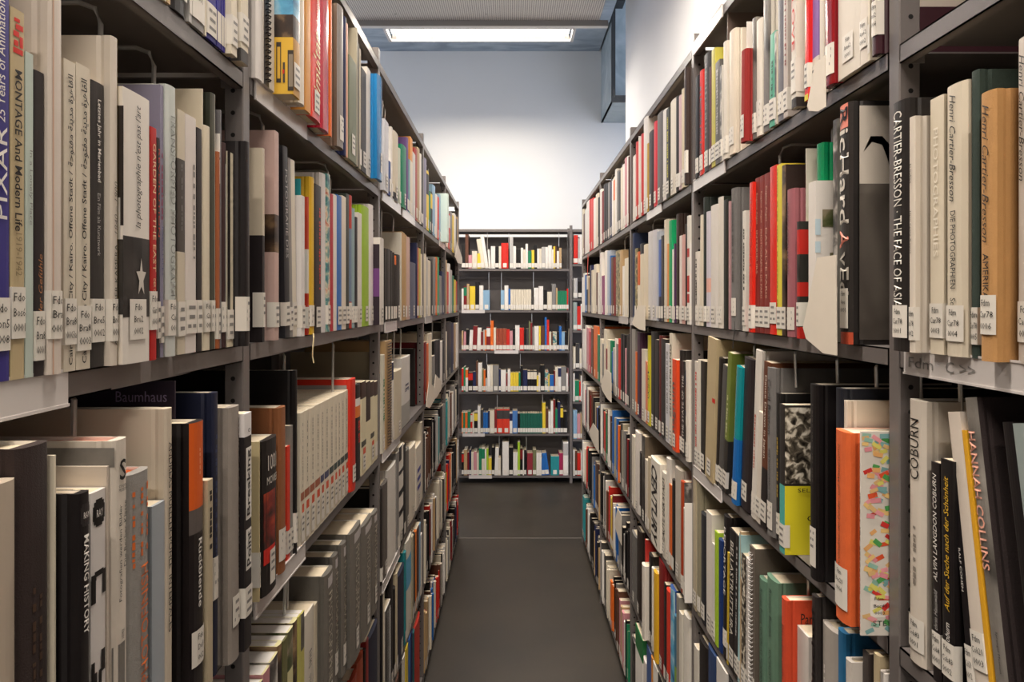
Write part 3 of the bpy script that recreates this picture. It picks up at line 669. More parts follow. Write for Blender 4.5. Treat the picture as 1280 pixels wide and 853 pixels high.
shelf('L', 1, 3, 315.5, [
 b(325, 555, 'c9b98f', 'straw coloured paperback', kind='p', p=.012, lz=.02, lh=.05, ticks=dk('k', .5, .9, .3)),
 b(349, 548, '1f1a19', 'black book with red picture and film title', x0=331, kind='h', p=.016, lz=.012, lh=.05, lw=.022, patch=[(.2, .66, .05, .72, 'red'), (.2, .3, .05, .7, 'r')], titles=[('1001', 'd8d2c8', .80, .90, 'h', .55), ('MOVIES', 'd8d2c8', .71, .76, 'h', .66)]),
 b(350.5, 534, 'd05a22', 'orange book showing above the film book', kind='p', label=False, p=-.02), b(359, 509, '8a542fC', 'brown cloth hardback', kind='h', p=.010, lz=.02, lh=.05),
 b(363, 558, 'd33a25', 'short slim red book', kind='p', lz=.012), b(368, 532, '8a8680', 'slim grey book', kind='p', lz=.012), b(376, 463, '171415', 'very tall black book', kind='h', p=.006, lz=.02, bands=[(.11, .20, 'r', '171415')], lh=.05, dd=.26),
 ] + [b(x, y, 'd8ceba', 'cream volume of a uniform series', kind='p', p=.004, label=True, lz=.008, lh=.05, lw=.02, patch=[(.34, .40, .05, .95, c), (.22, .31, .35, .9, 'cf5233')], ticks=dk('8a8378', .45, .92, .15)) for x, y, c in
  [(380.7, 516, '9b5a40'), (387.5, 513, '9b5a40'), (394, 510, '9b5a40'), (400.7, 506, '9b5a40'), (405.6, 503.5, '4a4c68'), (411.6, 500.5, '4a4c68'), (417.6, 497.5, '3c4a48'), (422, 495, '3c4a48'), (426, 493, '3c4a48'), (431, 491, '3c4a48'), (437, 488, '3c4a48')]] + [
 b(446, 474, 'cc2f1f', 'red book with grey cover panel', x0=438.5, kind='h', p=.012, lz=.02, art=[(.012, .2, .05, .95, '9b9894')]),
 b(452, 481, '221d1f', 'black book with orange and white bands', kind='h', label=False, bands=[(.66, .78, 'dd7a35'), (.78, .86, 'w')], ticks=[('r', .4, .62, .4)]),
 b(458, 477, 'd9cfae', 'cream volume with brown picture cap, leftmost of the four', kind='p', bands=[(.82, 1, '3f2a22')], patch=[(.30, .36, 0, 1, '4a4a40'), (.2, .28, .3, .9, 'cf5233')]), b(463.6, 477, 'd9cfae', 'cream volume with dark upper half', kind='p', label=False, bands=[(.55, 1, '33231d')]),
 b(468.3, 477, 'd9cfae', 'cream volume with brown picture cap, third of the four', kind='p', bands=[(.82, 1, '3f2a22')], patch=[(.32, .38, 0, 1, '4a4a40'), (.2, .28, .3, .9, 'cf5233')]), b(472.3, 477, 'd9cfae', 'cream volume with brown picture cap, rightmost of the four', kind='p', bands=[(.82, 1, '3f2a22')], patch=[(.34, .40, 0, 1, '33201a'), (.2, .3, .3, .9, 'cf5233')]), b(475, 439, '9a8f78', 'tall beige book standing deep in the shelf', x0=472.6, p=-.012, label=False, dd=.24)], p=.002)
shelf('L', 1, 4, 318, [
 b(324, 880, 'c8b93f', 'short yellow booklet', hh=.24), b(329, 853, 'd6cf9f', 'pale yellow booklet, first of the tilted run', bands=[(.6, 1, 'B')], pg='e4e0db'), b(338, 838, 'd6cf9f', 'pale yellow booklet with pink picture', bands=[(.78, 1, 'P')], pg='e4e0db'), b(348, 822, 'd6cf9f', 'pale yellow booklet with grey photo head', bands=[(.72, 1, 'bw')], pg='e4e0db'),
 b(354, 805, 'd6cf9f', 'pale yellow booklet with brown photo head', bands=[(.7, 1, 'brn')], pg='e4e0db'), b(360, 799, '6b6a45', 'olive booklet', pg='e4e0db'), b(367, 787, 'd6cf9f', 'pale yellow booklet with landscape head', bands=[(.75, 1, 'land')], pg='e4e0db'), b(373, 776, 'd6cf9f', 'pale yellow booklet with dark photo strip', bands=[(.3, 1, 'brn')], pg='e4e0db'),
 b(376.5, 770, 'bfb867', 'yellow-green booklet with black stripe', patch=[(.3, .95, .4, .8, 'k')], pg='e4e0db'), b(381, 766, 'bfb867', 'yellow-green booklet with photo head', bands=[(.75, 1, 'gp')], pg='e4e0db'),
 b(393, 763, 'd8d0c2', 'white book with short black lines', kind='p', label=False, titles=[('E H M J', 'k', .58, .70, 'd', .35), ('U T S', 'k', .45, .52, 'd', .35)]), b(401, 752, 'd9cdb6', 'cream book beside the grey slipcases', kind='p', label=False)] +
 [b(x1, y, '5b5751C', ds, x0=x0, kind='h', p=pp, lz=.022, lh=.045, lw=.026, patch=[(.90, .97, .25, .95, 'bcb6b4')], titles=[('PHOTOGRAPHIE', 'a59c8c', .25, .86, 'd', .45)], sp='6d675fC') for x0, x1, y, ds, pp in
  [(404, 418, 717, 'grey slipcase volume, nearest of the uniform set', .022), (418.3, 426, 692, 'grey slipcase volume, second of the uniform set', .004), (427, 436.5, 678, 'grey slipcase volume, third of the uniform set', .012), (437.5, 453, 661, 'grey slipcase volume, fourth of the uniform set', .022), (453.7, 466.5, 651, 'grey slipcase volume, fifth of the uniform set', .022), (466.8, 473, 640, 'grey slipcase volume, farthest of the uniform set', .018)]], p=.006)
shelf('L', 1, 5, 405, [
 b(420, 880, 'w', 'white book', hh=.25), b(432, 870, 'n', 'brown book', hh=.25), b(440, 860, '9a3a25', 'red-brown book', kind='h', hh=.26), b(448, 845, '9a3a25', 'low red-brown book with pale top', kind='h'), b(456, 822, 'a04326', 'rust red hardback', kind='h'), b(458, 812, 'k', 'thin black book', label=False), b(461, 800, '8f2622', 'dark red book', kind='p'),
 b(473.6, 788, '1c2036', 'thick navy hardback', kind='h', label=False, lz=.02)], p=.004)
shelf('L', 2, 1, 478, [b(486, 150, 'cfd0d6', 'tall white book with blue edge', p=.012, kind='p'), b(489.5, 211, '2b4a8c', 'short blue book', p=.01), b(492, 160, 'w', 'thin white book'), b(499, 166, 'cfc5b0', 'wide cream hardback with black foot', kind='h', bands=[(0, .12, 'k')], p=.008), b(502.5, 187, 'ccd2c2', 'white book with green type', ticks=dk('G')), b(509, 183, '0e7d5c', 'emerald green hardback', kind='h', p=.010),
 b(511, 173, 'p', 'purple book top'), b(513, 200, '6d97a2', 'thin patterned teal book'), b(516, 173, 'd8954a', 'thin orange and cream book', bands=[(0, .7, 'c')]), b(519.5, 192, 'c9c8c6', 'white book with grey lettering', ticks=[('m', .4, .9, .5)]), b(522.5, 187, 'a5413c', 'brick red book', kind='h'), b(525.5, 186, 'b09a78', 'tan book'), b(527.5, 193, 'w', 'white book by the upright'), b(529, 199, 'k', 'thin black book by the upright')], p=.004)
shelf('L', 2, 2, 481, [b(484.5, 311, '272422', 'black book, first of the black run'), b(488.3, 312, '2b2725', 'black book with silver flecks', ticks=dk('m')), b(491.5, 314, '272422', 'black book, third of the black run'), b(494, 316, '272422', 'slim black book'), b(496, 320, 'k', 'black book with orange head', bands=[(.86, 1, 'o')]), b(501, 319, '272422', 'black book, last of the black run'),
 b(502.5, 291, 'c9c3b6', 'beige box file behind black books', label=False, art=[(.02, .2, .5, .88, 'c9c3b6'), (.03, .09, .70, .72, 'r')]), b(506.5, 291, 'b08a52', 'golden brown book', kind='p'), b(509, 294, 't', 'tan book'), b(513.5, 297, 'c6a79d', 'dusty pink book'), b(521, 329, '55586e', 'slate blue book'), b(522.3, 304, 'B', 'tall navy book'), b(524, 310, 'c05a4a', 'thin salmon red book'), b(526.5, 311, 'b9b35a', 'thin olive yellow book'), b(528.5, 318, 'c', 'cream book by the upright')], p=.004)
shelf('L', 2, 3, 477, [b(482, 444, 'd3cfbf', 'white book with green mark', ticks=[('G', .3, .75, .4)]), b(490, 426, 'b5956a', 'tan spiral bound book', kind='p', spiral='k', label=False), b(494, 453, 'd9d5cf', 'white book with navy head', bands=[(.78, 1, 'B')]), b(503.5, 463, 'c5baa4', 'thick cream worn book', kind='h', p=.01), b(514, 446, 'cfcbc7', 'white book with grey wave', bands=[(0, .32, '9a9893')], ticks=[('B', .5, .6, .5)], p=.0, label=False), b(520, 436, '24201f', 'large black book with small white type on its cover', x0=518.5, label=False, dd=.24, p=-.03)], p=.006)
shelf('L', 2, 4, 475, [b(479, 612, '2a2624', 'black book near the upright'), b(486, 603, '5e5853', 'dark grey book with rounded top', kind='h'), b(496.5, 582, 'd6d1c9', 'broad white book', kind='h', label=False), b(499, 566, 'm', 'grey book'), b(504.5, 557, 'd9d4ca', 'black and white chequered spine', sp='d9d4ca', patch=[(.0, .12, .3, 1, 'k'), (.3, .36, 0, 1, 'k'), (.5, .56, 0, 1, 'k'), (.72, .76, 0, 1, 'k'), (.86, 1, 0, .5, 'k')]), b(507.5, 556, 'k', 'thin black book'), b(512.5, 562, '6a665f', 'dark grey book right of the chequered one', kind='h'), b(520.5, 557, 'd3cab9', 'cream book left of the blue squares', kind='h'), b(527, 556, 'd3cbbd', 'cream book with three blue squares', kind='p', patch=[(.28, .35, .2, .8, '2b2f8a'), (.42, .49, .2, .8, '2b2f8a'), (.56, .63, .2, .8, '2b2f8a')]), b(529, 528, 'c2b9a6', 'tall cream book with dark arc on cover', label=False, art=[(.02, .06, .3, .9, 'k')])], p=.004)
shelf('L', 2, 5, 475.5, [b(479, 735, 'k', 'black book'), b(481.5, 728, 'c', 'cream book'), b(488.5, 757, 'cfcac2', 'white spiral bound book', spiral='m', sp='4a4643', label=False), b(492.5, 712, '211d1d', 'tall black book', kind='h'), b(495, 735, 'k', 'black book with white mark', patch=[(.5, .56, 0, 1, 'w')]), b(498, 716, 'c5b79a', 'beige book'), b(506.5, 713, '1d2138', 'navy book with white sticker', kind='h', lh=.05), b(508.5, 690, '1f7f86', 'thin teal book'), b(515.5, 672, 'd5d0c4', 'white book with blue picture', kind='h', bands=[(.5, .82, '5aa3c8')]), b(517.5, 670, 'e', 'beige book'), b(519.8, 668, 'k', 'black book near the orange one'), b(521.5, 664, 'd8762e', 'orange book'), b(524, 660, '4a2a24', 'brown book'), b(526, 655, 's', 'pale blue book'), b(527.8, 668, 'w', 'white book by the upright')], p=.004)
shelf('L', 2, 6, 494, [b(500, 830, 'n', 'brown book'), b(503, 826, 'k', 'black book'), b(507.5, 808, 'd5d0c6', 'white book'), b(510.5, 799, 'd5bb33', 'yellow book'), b(514.5, 790, '2a63a5', 'blue book'), b(516.5, 790, 'B', 'navy book'), b(519, 790, '1f5c62', 'dark teal book'), b(526, 776, 'b8301f', 'red hardback', kind='h')], p=.003)
def line(s):
    """x of the right edge, row of the top, colour, then options: <left edge, /lean, h hardback, ^band colour, +protrusion in mm"""
    out = []
    for tok in s.split():
        q = tok.split(','); k = {}
        for e in q[3:]:
            if e[0] == '<': k['x0'] = float(e[1:])
            elif e[0] == '/': k['lean'] = float(e[1:])
            elif e[0] == 'h': k['kind'] = 'h'
            elif e[0] == '^': k['bands'] = [(.6, .95, e[1:])]
            elif e[0] == '+': k['p'] = float(e[1:])/1000
        out.append(b(float(q[0]), float(q[1]), q[2], **k))
    return out
shelf('L', 3, 1, 531, line('534,199,8a869c 537,215,y,^k 539,240,G 541.5,241,k,^y 545,233,s 547.5,244,w 549.5,247,r 551.5,244,s 561.5,243,c9dbd4,h,<559.8,+40'))
shelf('L', 4, 1, 557, line('561,262,c 563.5,268,r,^w 566,266,m 568,270,y 570,268,w 571.5,274,k 573,272,t'))
shelf('L', 3, 2, 531, line('533.5,318,c 535,322,g 538.5,326,c 542,325,k 545.5,322,m 547,322,o 549.5,322,1b9a6a,h 552.5,345,m 555.5,340,B'))
shelf('L', 4, 2, 557, line('559,325,t 561,340,r 563,330,w 566,338,g 568,345,G 570,350,y 571.5,352,r 573,345,k'))
shelf('L', 3, 3, 531, line('533.5,428,R 536,430,o 541,417,c 544,445,m 548,426,k,h 551,425,k 554,427,w 555.8,426,k'))
shelf('L', 4, 3, 557, line('559,415,c 565,403,k,h 568,404,B 570.5,405,t 573,404,w'))
for lev, tk3, tk4 in ((4, 'k5 n4 n5 k5 g5 T4 k6 m5', 'T5 k6 s5 w5 m6 c4 k5'), (5, 'k5 k6 r6 w5 k5 c6 c5 w5', 'y4 r6 o6 k5 k6 k6 w4'), (6, 't5 w5 b4 r3 c4 w4', 'w4 c5 w4 n4 k5 r4')):
    fill('L', 3, lev, 530, 556, tk3); fill('L', 4, lev, 556, 573, tk4)

# ------------------------------------------------------------------ right bookcase
CNF = []
_r = random.Random(5)
for _k in range(330):
    _x, _z = _r.choice((_r.uniform(.002, .07), _r.uniform(.002, .2))), _r.uniform(.004, .262); _a = _r.uniform(-.8, .8); _w, _h = _r.uniform(.004, .0075), _r.uniform(.0022, .0032)
    _c = _r.choice(('d9542f', 'e59aa0', 'd98c94', '4f9a52', '8fb9a8', 'd9b27a', 'e8c37e', 'd8d06a', 'c9342f', '7aa6a6', 'e0a86a'))
    _q = [(_x+_w*u*math.cos(_a)-_h*v*math.sin(_a), _z+_w*u*math.sin(_a)+_h*v*math.cos(_a)) for u, v in ((-1, -1), (1, -1), (1, 1), (-1, 1))]
    if all(.0005 < x < .21 and .001 < z < .32 for x, z in _q): CNF.append((_q, _c))
shelf('R', 0, 2, 1112.5, [
 b(1134, 127, '25211f', 'black book with large white serif capitals', kind='h', p=.024, lt=('Fdm', 'Car78', '0001'), lz=.016, titles=[('CARTIER-BRESSON ·', 'e2ddd3', .555, .96, 'd', .50), ('THE FACE OF ASIA', 'e2ddd3', .175, .54, 'd', .50)]),
 b(1143, 147, 'd5cbbd', 'narrow off-white book right of the black one', kind='h', p=.022, lt=('Fdm', 'Car78', '0002'), lz=.014, lw=.018, titles=[('In Indien', 'k', .72, .80, 'd', .25), ('Henri Cartier-Bresson', 'k', .42, .60, 'd', .2)]),
 b(1179, 122, 'd8cdb8', 'cream book with embossed white capitals', x0=1162, kind='p', p=.010, lt=('Fdm', 'Car78', '0003'), lz=.018, titles=[('PHOTOGRAPHIES', 'eee7d8', .38, .88, 'd', .34)]),
 b(1209, 105, 'd3c8b4', 'cream book with black handwriting title', kind='h', p=.012, lt=('Fdm', 'Car78', '0004'), lz=.016, lw=.03, titles=[('Henri Cartier-Bresson', 'k', .57, .965, 'd', .30, .02, (0.0, .45)), ('DIE PHOTOGRAPHIEN', 'k', .25, .535, 'd', .25), ('Schirmer', 'k', .10, .215, 'd', .25)]),
 b(1223, 90, '2b3a33C', 'dark green cloth hardback', kind='h', p=.006, lz=.014, lw=.02, lt=('Fdm', 'Car78', '0005')),
 b(1243, 115, 'b98a54C', 'tan cloth book with black handwriting title', kind='h', p=.020, lt=('Fdm', 'Car78', '0006'), lz=.026, lw=.026, titles=[('Henri Cartier-Bresson', '241a14', .44, .955, 'd', .42, .02, (0.0, .45)), ('AMERIKA', '241a14', .23, .40, 'd', .36), ('Schirmer', '241a14', .1, .2, 'd', .3)]),
 b(1300, 44, 'c5bbb0', 'tall off-white book with handwriting title at right edge', x0=1268, kind='h', p=.006, lt=('Fdm', 'Car78', '0008'), lz=.020, titles=[('Henri Cartier-Bresson', 'k', .56, .95, 'd', .26, .18, (0.0, .45))]),
 b(1330, 60, 'k'), b(1370, 70, 'c')])
shelf('R', 0, 3, 1130, [
 b(1154, 501, 'd3c9bc', 'white hardback with black serif title', x0=1133, kind='h', p=.004, lt=('Fdm', 'Cob83', '0001'), lz=.016, titles=[('COBURN', 'k', .70, .93, 'u', .50)], ticks=[('8a8178', .30, .52, .2)]),
 b(1177, 580, '211b1c', 'black book with white slanted capitals', x0=1166, kind='p', lt=('Fdm', 'Cob8', '0001'), lz=.018, lean=1.0, titles=[('ALVIN LANGDON COBURN', 'w', .46, .95, 'u', .45, 0, (0, .2)), ('thrin Hauswald', 'g', .24, .42, 'u', .4, 0, IT)]),
 b(1194, 577, '181415', 'black book with yellow lettering', x0=1178, kind='p', p=.008, lean=1.0, lt=('Fdm', 'Cob83', '0002'), lz=.020, lw=.03, titles=[('Auf der Suche nach der Schönheit', 'e0b32f', .36, .93, 'u', .38, 0, IT), ('Coburn', 'w', .21, .31, 'u', .38, 0, IT)]),
 b(1222, 600, '171315', 'leaning black book with grey photo cover', x0=1213, kind='p', lean=8, lt=('Fdm', 'Coh20', '0002'), lz=.03, lw=.022, art=[(.008, .2, .1, .95, 'gp')], titles=[('RALF COHEN', 'w', .5, .68, 'd', .3)]),
 b(1242, 522, 'd2c6b9', 'leaning white book with sticker', x0=1224, kind='p', lean=10, lt=('Fdm', 'Coh20', '0003'), lz=.05, lw=.026), b(1249, 545, 'd79f26', 'leaning thin yellow book', kind='p', lean=10, label=False),
 b(1267, 503, '2b1f1fC', 'leaning photo-spined book with pink capitals', kind='h', lean=10, sp='gp', label=False, titles=[('HANNAH COLLINS', 'e0a18d', 726, 548, 'd', .60, .05, BD), ('Sprengel Museum', 'k', 850, 800, 'd', .16, -.2)]),
 b(1318, 536, '191516', 'leaning black book with white script', x0=1302, kind='h', lean=10, label=False, ticks=[('g', .4, .95, .2)], patch=[(.1, .80, .0, .1, 'b39a78')]), b(1362, 541, '8f9a98', 'leaning blue-grey book with black capitals', kind='p', lean=10, titles=[('ANTON CO', 'k', .62, .95, 'd', .3, .3, BD)], label=False), b(1400, 560, 'k')], p=.004)
shelf('R', 1, 1, 868, [
 b(873, 96, 'k', 'thin black book by the upright'), b(878.7, 89, 'd4352aL', 'red paperback with row of black letters', ticks=dk('k', .15, .85, .4), lz=.012), b(886, 68, '3a3837', 'charcoal hardback', kind='h', ticks=dk('m')), b(889, 84, '5b2a35', 'thin dark red book'), b(893.7, 62, 'b9b04a', 'yellow-olive slim book'), b(899.5, 77, '55524f', 'grey book with silver lettering', ticks=dk('g')), b(903, 82, 'c9c4bc', 'black and white slim book', sp='bw'), b(907.5, 53, 'd5cdc0', 'slim white book'), 
 b(910, 17, '5f5048', 'tall brown hardback', kind='h', label=False, p=-.004), b(917.5, 39, 'd8ccba', 'large cream hardback', kind='h', p=.008, lz=.02), b(931.5, 67, '8f1b16C', 'dark red cloth hardback', x0=919, kind='h', p=.022, lean=-1.5, lz=.008, lh=.045, lw=.02),
 b(938.5, 24, 'd4cdc6', 'white paperback right of the dark red one', x0=934), b(944, 24, 'gp', 'grey photo paperback', sp='gp'), b(951.5, 25, 'd9d1c5', 'tall white paperback with bold sticker', lz=.018, lh=.05), b(961, None, 'cfc7bb', 'grey stone-patterned hardback', hh=.33, kind='h', sp='gp', p=.006), b(968, 43, '4fa487', 'mint green paperback', lean=-2, ticks=dk('2d5c4c', .2, .7, .3)), b(970.5, 40, 'c', 'white book with dark spots', sp='bw'),
 b(979, None, '6c6b71', 'tall slate grey hardback', hh=.33, kind='h'), b(984.5, None, 'b7aca4', 'thin book with tiny print', hh=.31, ticks=dk('R')), b(995, None, 'd9d2c6', 'white book with stacked black and red capitals', hh=.31, kind='p', p=.018, lz=.024, lh=.055, titles=[('TOKYO', 'k', .62, .97, 'd', .55, 0, BD), ('LOVE', 'r', .30, .58, 'd', .55, 0, BD)], bands=[(0, .05, '2a2422')]), b(998, None, '2a2422', 'thin dark book right of stacked capitals', hh=.31, label=False),
 b(1001, None, 'd5cabb', 'thin white book', hh=.31), b(1010.5, None, 'e0281cL', 'bright scarlet book with black flecks', hh=.32, kind='p', p=.014, lean=-1, patch=[(.10, .14, .6, .9, 'k'), (.8, .84, .4, .8, 'k'), (0, .03, 0, 1, 'd8c42f')], lz=.02), b(1014.5, None, 'd4cbc0', 'white book left of the purple one', hh=.31, ticks=dk('m')), b(1023, None, '8a6aa8', 'purple paperback', hh=.31, kind='p', bands=[(0, .2, 'd6cdc0')]), b(1029, None, 'd6cec2', 'white book right of the purple one', hh=.31, ticks=dk('k', .5, .9, .4)),
 b(1040.5, None, '84151bL', 'glossy dark red hardback', hh=.33, kind='h', p=.014, lz=.015, lh=.045), b(1074.5, None, 'd9d0c3', 'broad white book with spaced black letters', x0=1047, hh=.33, kind='p', p=.008, lz=.02, lt=('Fdm', 'Ara62', '0001'), titles=[('- DEsir', 'k', .48, .80, 'd', .16, .0)]),
 b(1084.5, None, 'd6ccbf', 'white book with red capitals', hh=.33, kind='p', lz=.022, titles=[('NOBUYOSHI', 'b03a3a', .50, .95, 'd', .4)], lt=('Fdm', 'Ara62', '0002')), b(1087.5, None, 'c', 'thin cream book beside the maroon one', hh=.32), b(1096, None, '3d1b24', 'maroon hardback against the upright', x0=1088.5, kind='h', hh=.33, p=.012, lz=.024, lh=.045, lw=.024, lt=('Fdm', 'Ara62', '0004'), art=[(.04, .2, .18, .98, 'd3c7ba'), (.02, .035, .5, .8, '22181a')])], p=.008)
shelf('R', 1, 2, 868, [
 b(872.7, 315, 'd6cec4', 'slim white book by the upright', lz=.012, ticks=dk('k', .3, .9, .3)), b(878.5, 270, 'd8ceba', 'leaning slim cream book', lean=-2), b(881.5, 247, '2b312d', 'tall dark green book', kind='h'), b(886.5, 265, 'c4bfc9', 'slim lavender-white book', bands=[(.3, .42, 'd9a79a')]), b(896, 257, 'd5cfc8', 'white hardback with rounded spine', kind='h'),
 b(902.5, 247, 'd2cbc0', 'white book with dark green cover', kind='h', art=[(.004, .2, 0, 1, '1f241c')]), b(910.5, 250, '1d2019', 'dark green book edge', label=False), b(912, 252, 'b08a8c', 'thin dusty pink book', label=False), b(919, 236, '6b6866C', 'large grey cloth hardback', x0=912.5, kind='h', p=.008, lz=.03, ticks=dk('d', .35, .9, .35)), b(931.8, 264, 'd9d3c9', 'white book with black capitals', x0=928, kind='p', ticks=[('k', .35, .85, .4)]),
 b(940.5, 230, 'da2d1fL', 'leaning red hardback', kind='p', p=.012, lean=-1.2, lz=.008, lh=.045, ticks=[('9c1a14', .45, .9, .3)]), b(943, 240, '241d1c', 'thin black book', label=False), b(949.5, 223, '7d2a24', 'brown-red volume, left of three', kind='p', titles=[('Eugène Atget', 'd0a890', .7, .9, 'd', .4), ('INTERIEURS', 'd0a890', .38, .66, 'd', .35)]), b(954.8, 220, '7d2a24', 'brown-red volume, middle of three', kind='p', titles=[('Eugène Atget', 'd0a890', .7, .9, 'd', .4), ('PHOTOGRAPHE DE PARIS', 'd0a890', .22, .66, 'd', .35)]), b(962, 217, '7d2a24', 'brown-red volume, right of three', kind='p', titles=[('Eugène Atget', 'd0a890', .7, .92, 'd', .35), ('DAS ALTE PARIS', 'd0a890', .22, .66, 'd', .3)]),
 b(970.5, 208, 'd92a1dL', 'scarlet book right of the brown-red trio', kind='p', lz=.02), b(977, 206, 'd6c544', 'yellow book with notched edge', kind='p', ticks=[('9a8a2a', .05, .98, .2, .3)]), b(982, 207, '2e211c', 'dark sepia photo book', kind='p', sp='brn', art=[(0, .2, .0, .5, 'brn')]),
 b(991, 237, '9b5f66', 'mauve hardback with black capitals', kind='h', p=.012, titles=[("ATGET'S SEVEN ALBUMS", '2a1a1c', .42, .92, 'd', .35, .2)]), b(999.5, 278, '2b2724', 'short red and black photo book', x0=992, kind='p', p=.020, sp='bw2', bands=[(.72, .93, 'b8231c', 'b8231c'), (0, .10, 'b8231c', 'b8231c'), (.36, .48, 'b8231c', 'b8231c')], lz=.02),
 b(1012, 185, 'd0c8ba', 'tall cream hardback with red and black type', x0=1007, kind='h', p=.004, ticks=dk('R', .4, .9, .4)), b(1019, 228, 'dcd6cf', 'white book with tabs and small pictures', x0=1009.5, kind='p', p=.022, label=False, art=[(.011, .03, .71, .82, 'land'), (.022, .04, .45, .55, 'land'), (.006, .022, .18, .27, 'b3261c'), (.0, .008, .55, .62, 'b9cdd6'), (0, .008, .66, .76, 'b9cdd6')]),
 b(1028, 180, '0a8152L', 'tall green hardback behind the tabbed white book', kind='h', p=.0, label=False), b(1046.5, 150, '8a8780', 'patterned grey paperback', x0=1041, kind='p', sp='bw', label=False), b(1062.5, 131, '2d2927', 'large black book with spaced pale letters and portrait cover', x0=1047, kind='h', p=.018, lz=.022, lh=.055, lw=.024, lt=('Fdm', 'Ave', '0001'), dd=.27,
   patch=[(.90, 1, .08, .8, 'e58a78')], titles=[('R', 'k', .91, .985, 'd', .6, 0, BD), ('icHard', 'cfc8bd', .50, .895, 'd', .72, 0, BD), ('A', 'e58a78', .40, .475, 'd', .72, 0, BD), ('vEdon', '9f998f', .07, .385, 'd', .72, 0, BD)], bands=[(0, .05, 'b04a32', '231f1e')], art=[(.013, .25, .02, .98, 'cfc5b8'), (.013, .25, .02, .66, 'port')], quads=[([(.018, .262), (.030, .276), (.044, .272), (.052, .250), (.060, .215), (.066, .225), (.058, .268), (.044, .284), (.028, .284)], '1c1816'), ([(.013, .19), (.03, .205), (.055, .205), (.055, .19)], '4a433d')])], p=.006)
shelf('R', 1, 3, 868, [
 b(872, 452, 'd3cbc0', 'slim white book by the upright with red specks', ticks=[('r', .2, .9, .4)]), b(875.5, 450, 'd8d0c2', 'second slim white book'), b(880.5, 452, '2b2622', 'slim black book left of the tan one'), b(892, 423, 'b3a17e', 'tall tan book with red square', kind='p', p=.008, lean=-5, patch=[(.56, .59, .7, 1, 'r')]), b(897, 446, '27221f', 'black book right of the tan one', lean=-6), b(902.5, 455, '4c4a48', 'leaning charcoal book', lean=-8), b(907, 439, '6d7a33', 'leaning olive green book with black foot', kind='p', lean=-8, bands=[(0, .38, '2a2724', '2a2724')], ticks=[('c9c9a0', .4, .7, .3)]), 
 b(919, 456, '168a93L', 'teal and blue hardback', x0=908, kind='h', p=.012, lean=-7, bands=[(0, .48, '1866b0')]), b(922, 460, '2a2422', 'thin black book right of the teal one', lean=-6), b(935.5, 448, '2b2426', 'black hardback with white sticker', x0=923, kind='h', lean=-4.5, lz=.02), b(944, 437, 'd6cfc6', 'tall white hardback with tiny red lettering', x0=937, kind='h', lean=-5, ticks=[('b04a3a', .3, .62, .2)]), b(949.5, 514, 'd2c8bb', 'shorter white book', kind='p', lean=-5), b(957, 452, '5e3520', 'brown book with white title and black foot', kind='p', lean=-4, bands=[(0, .36, '211c1b')], titles=[('Dance Drawn in Japan', 'e0d6c8', .42, .92, 'd', .35)]),
 b(968, 460, '6f6c6aC', 'grey cloth hardback with black title', kind='h', p=.008, lz=.012, lh=.05, lw=.026, titles=[('Cecil Beaton', '1d1a1a', .60, .93, 'd', .4), ('WAR PHOTOGRAPHS 1939-45', '1d1a1a', .18, .52, 'd', .25)]), b(974, 492, '262423', 'black book with gold lettering', kind='h', ticks=[('a98d3c', .3, .7, .4)]),
 b(980.5, 506, '2b2725', 'narrow yellow book with plant photograph on its cover', kind='p', p=.02, bands=[(0, .46, '4fa39a', 'ddd02c')], art=[(.001, .13, .475, .985, 'leaf')], ctext=[('SELF P', '3a3524', .022, .062, .42, .445), ('T', '3a3524', .048, .051, .285, .30), ('Co', '211d14', .038, .062, .225, .265)]),
 b(1021, 481, '181415', 'thick black hardback', x0=1010.5, kind='h', p=.016, lz=.02, lh=.06, lw=.022, ticks=[('4a4542', .5, .9, .15)]), b(1053, 486, '23252d', 'dark navy book above a white one', x0=1043, kind='h', p=.020, label=False), b(1058.5, 501, 'd6cab9', 'cream book showing above the orange one', x0=1053, kind='h', p=.018, label=False),
 b(1059, 539, 'd55f28C', 'orange cloth hardback', x0=1041, kind='h', p=.040, lz=.018, lh=.055, lw=.036, lt=('Fdm', 'Bec20', '0006'), titles=[('Die Architektur der Förder- und Wassertürme', '5a3018', .22, .93, 'u', .16, .05, IT)]), b(1083, 541, 'd9d2c8', 'white book covered in coloured paper scraps', x0=1075, kind='h', p=.034, label=False, quads=CNF, ticks=[('b04a4a', .03, .3, .4), ('2a2422', .3, .7, .45)], art=[(.012, .045, .09, .21, 'ebe5db')], ctext=[('STEVE', '3d4a3a', .015, .045, .05, .075), ('Fdm', 'k', .017, .028, .175, .19), ('Bec40', 'k', .016, .033, .14, .155), ('0003', 'k', .017, .03, .105, .12)])], p=.004)
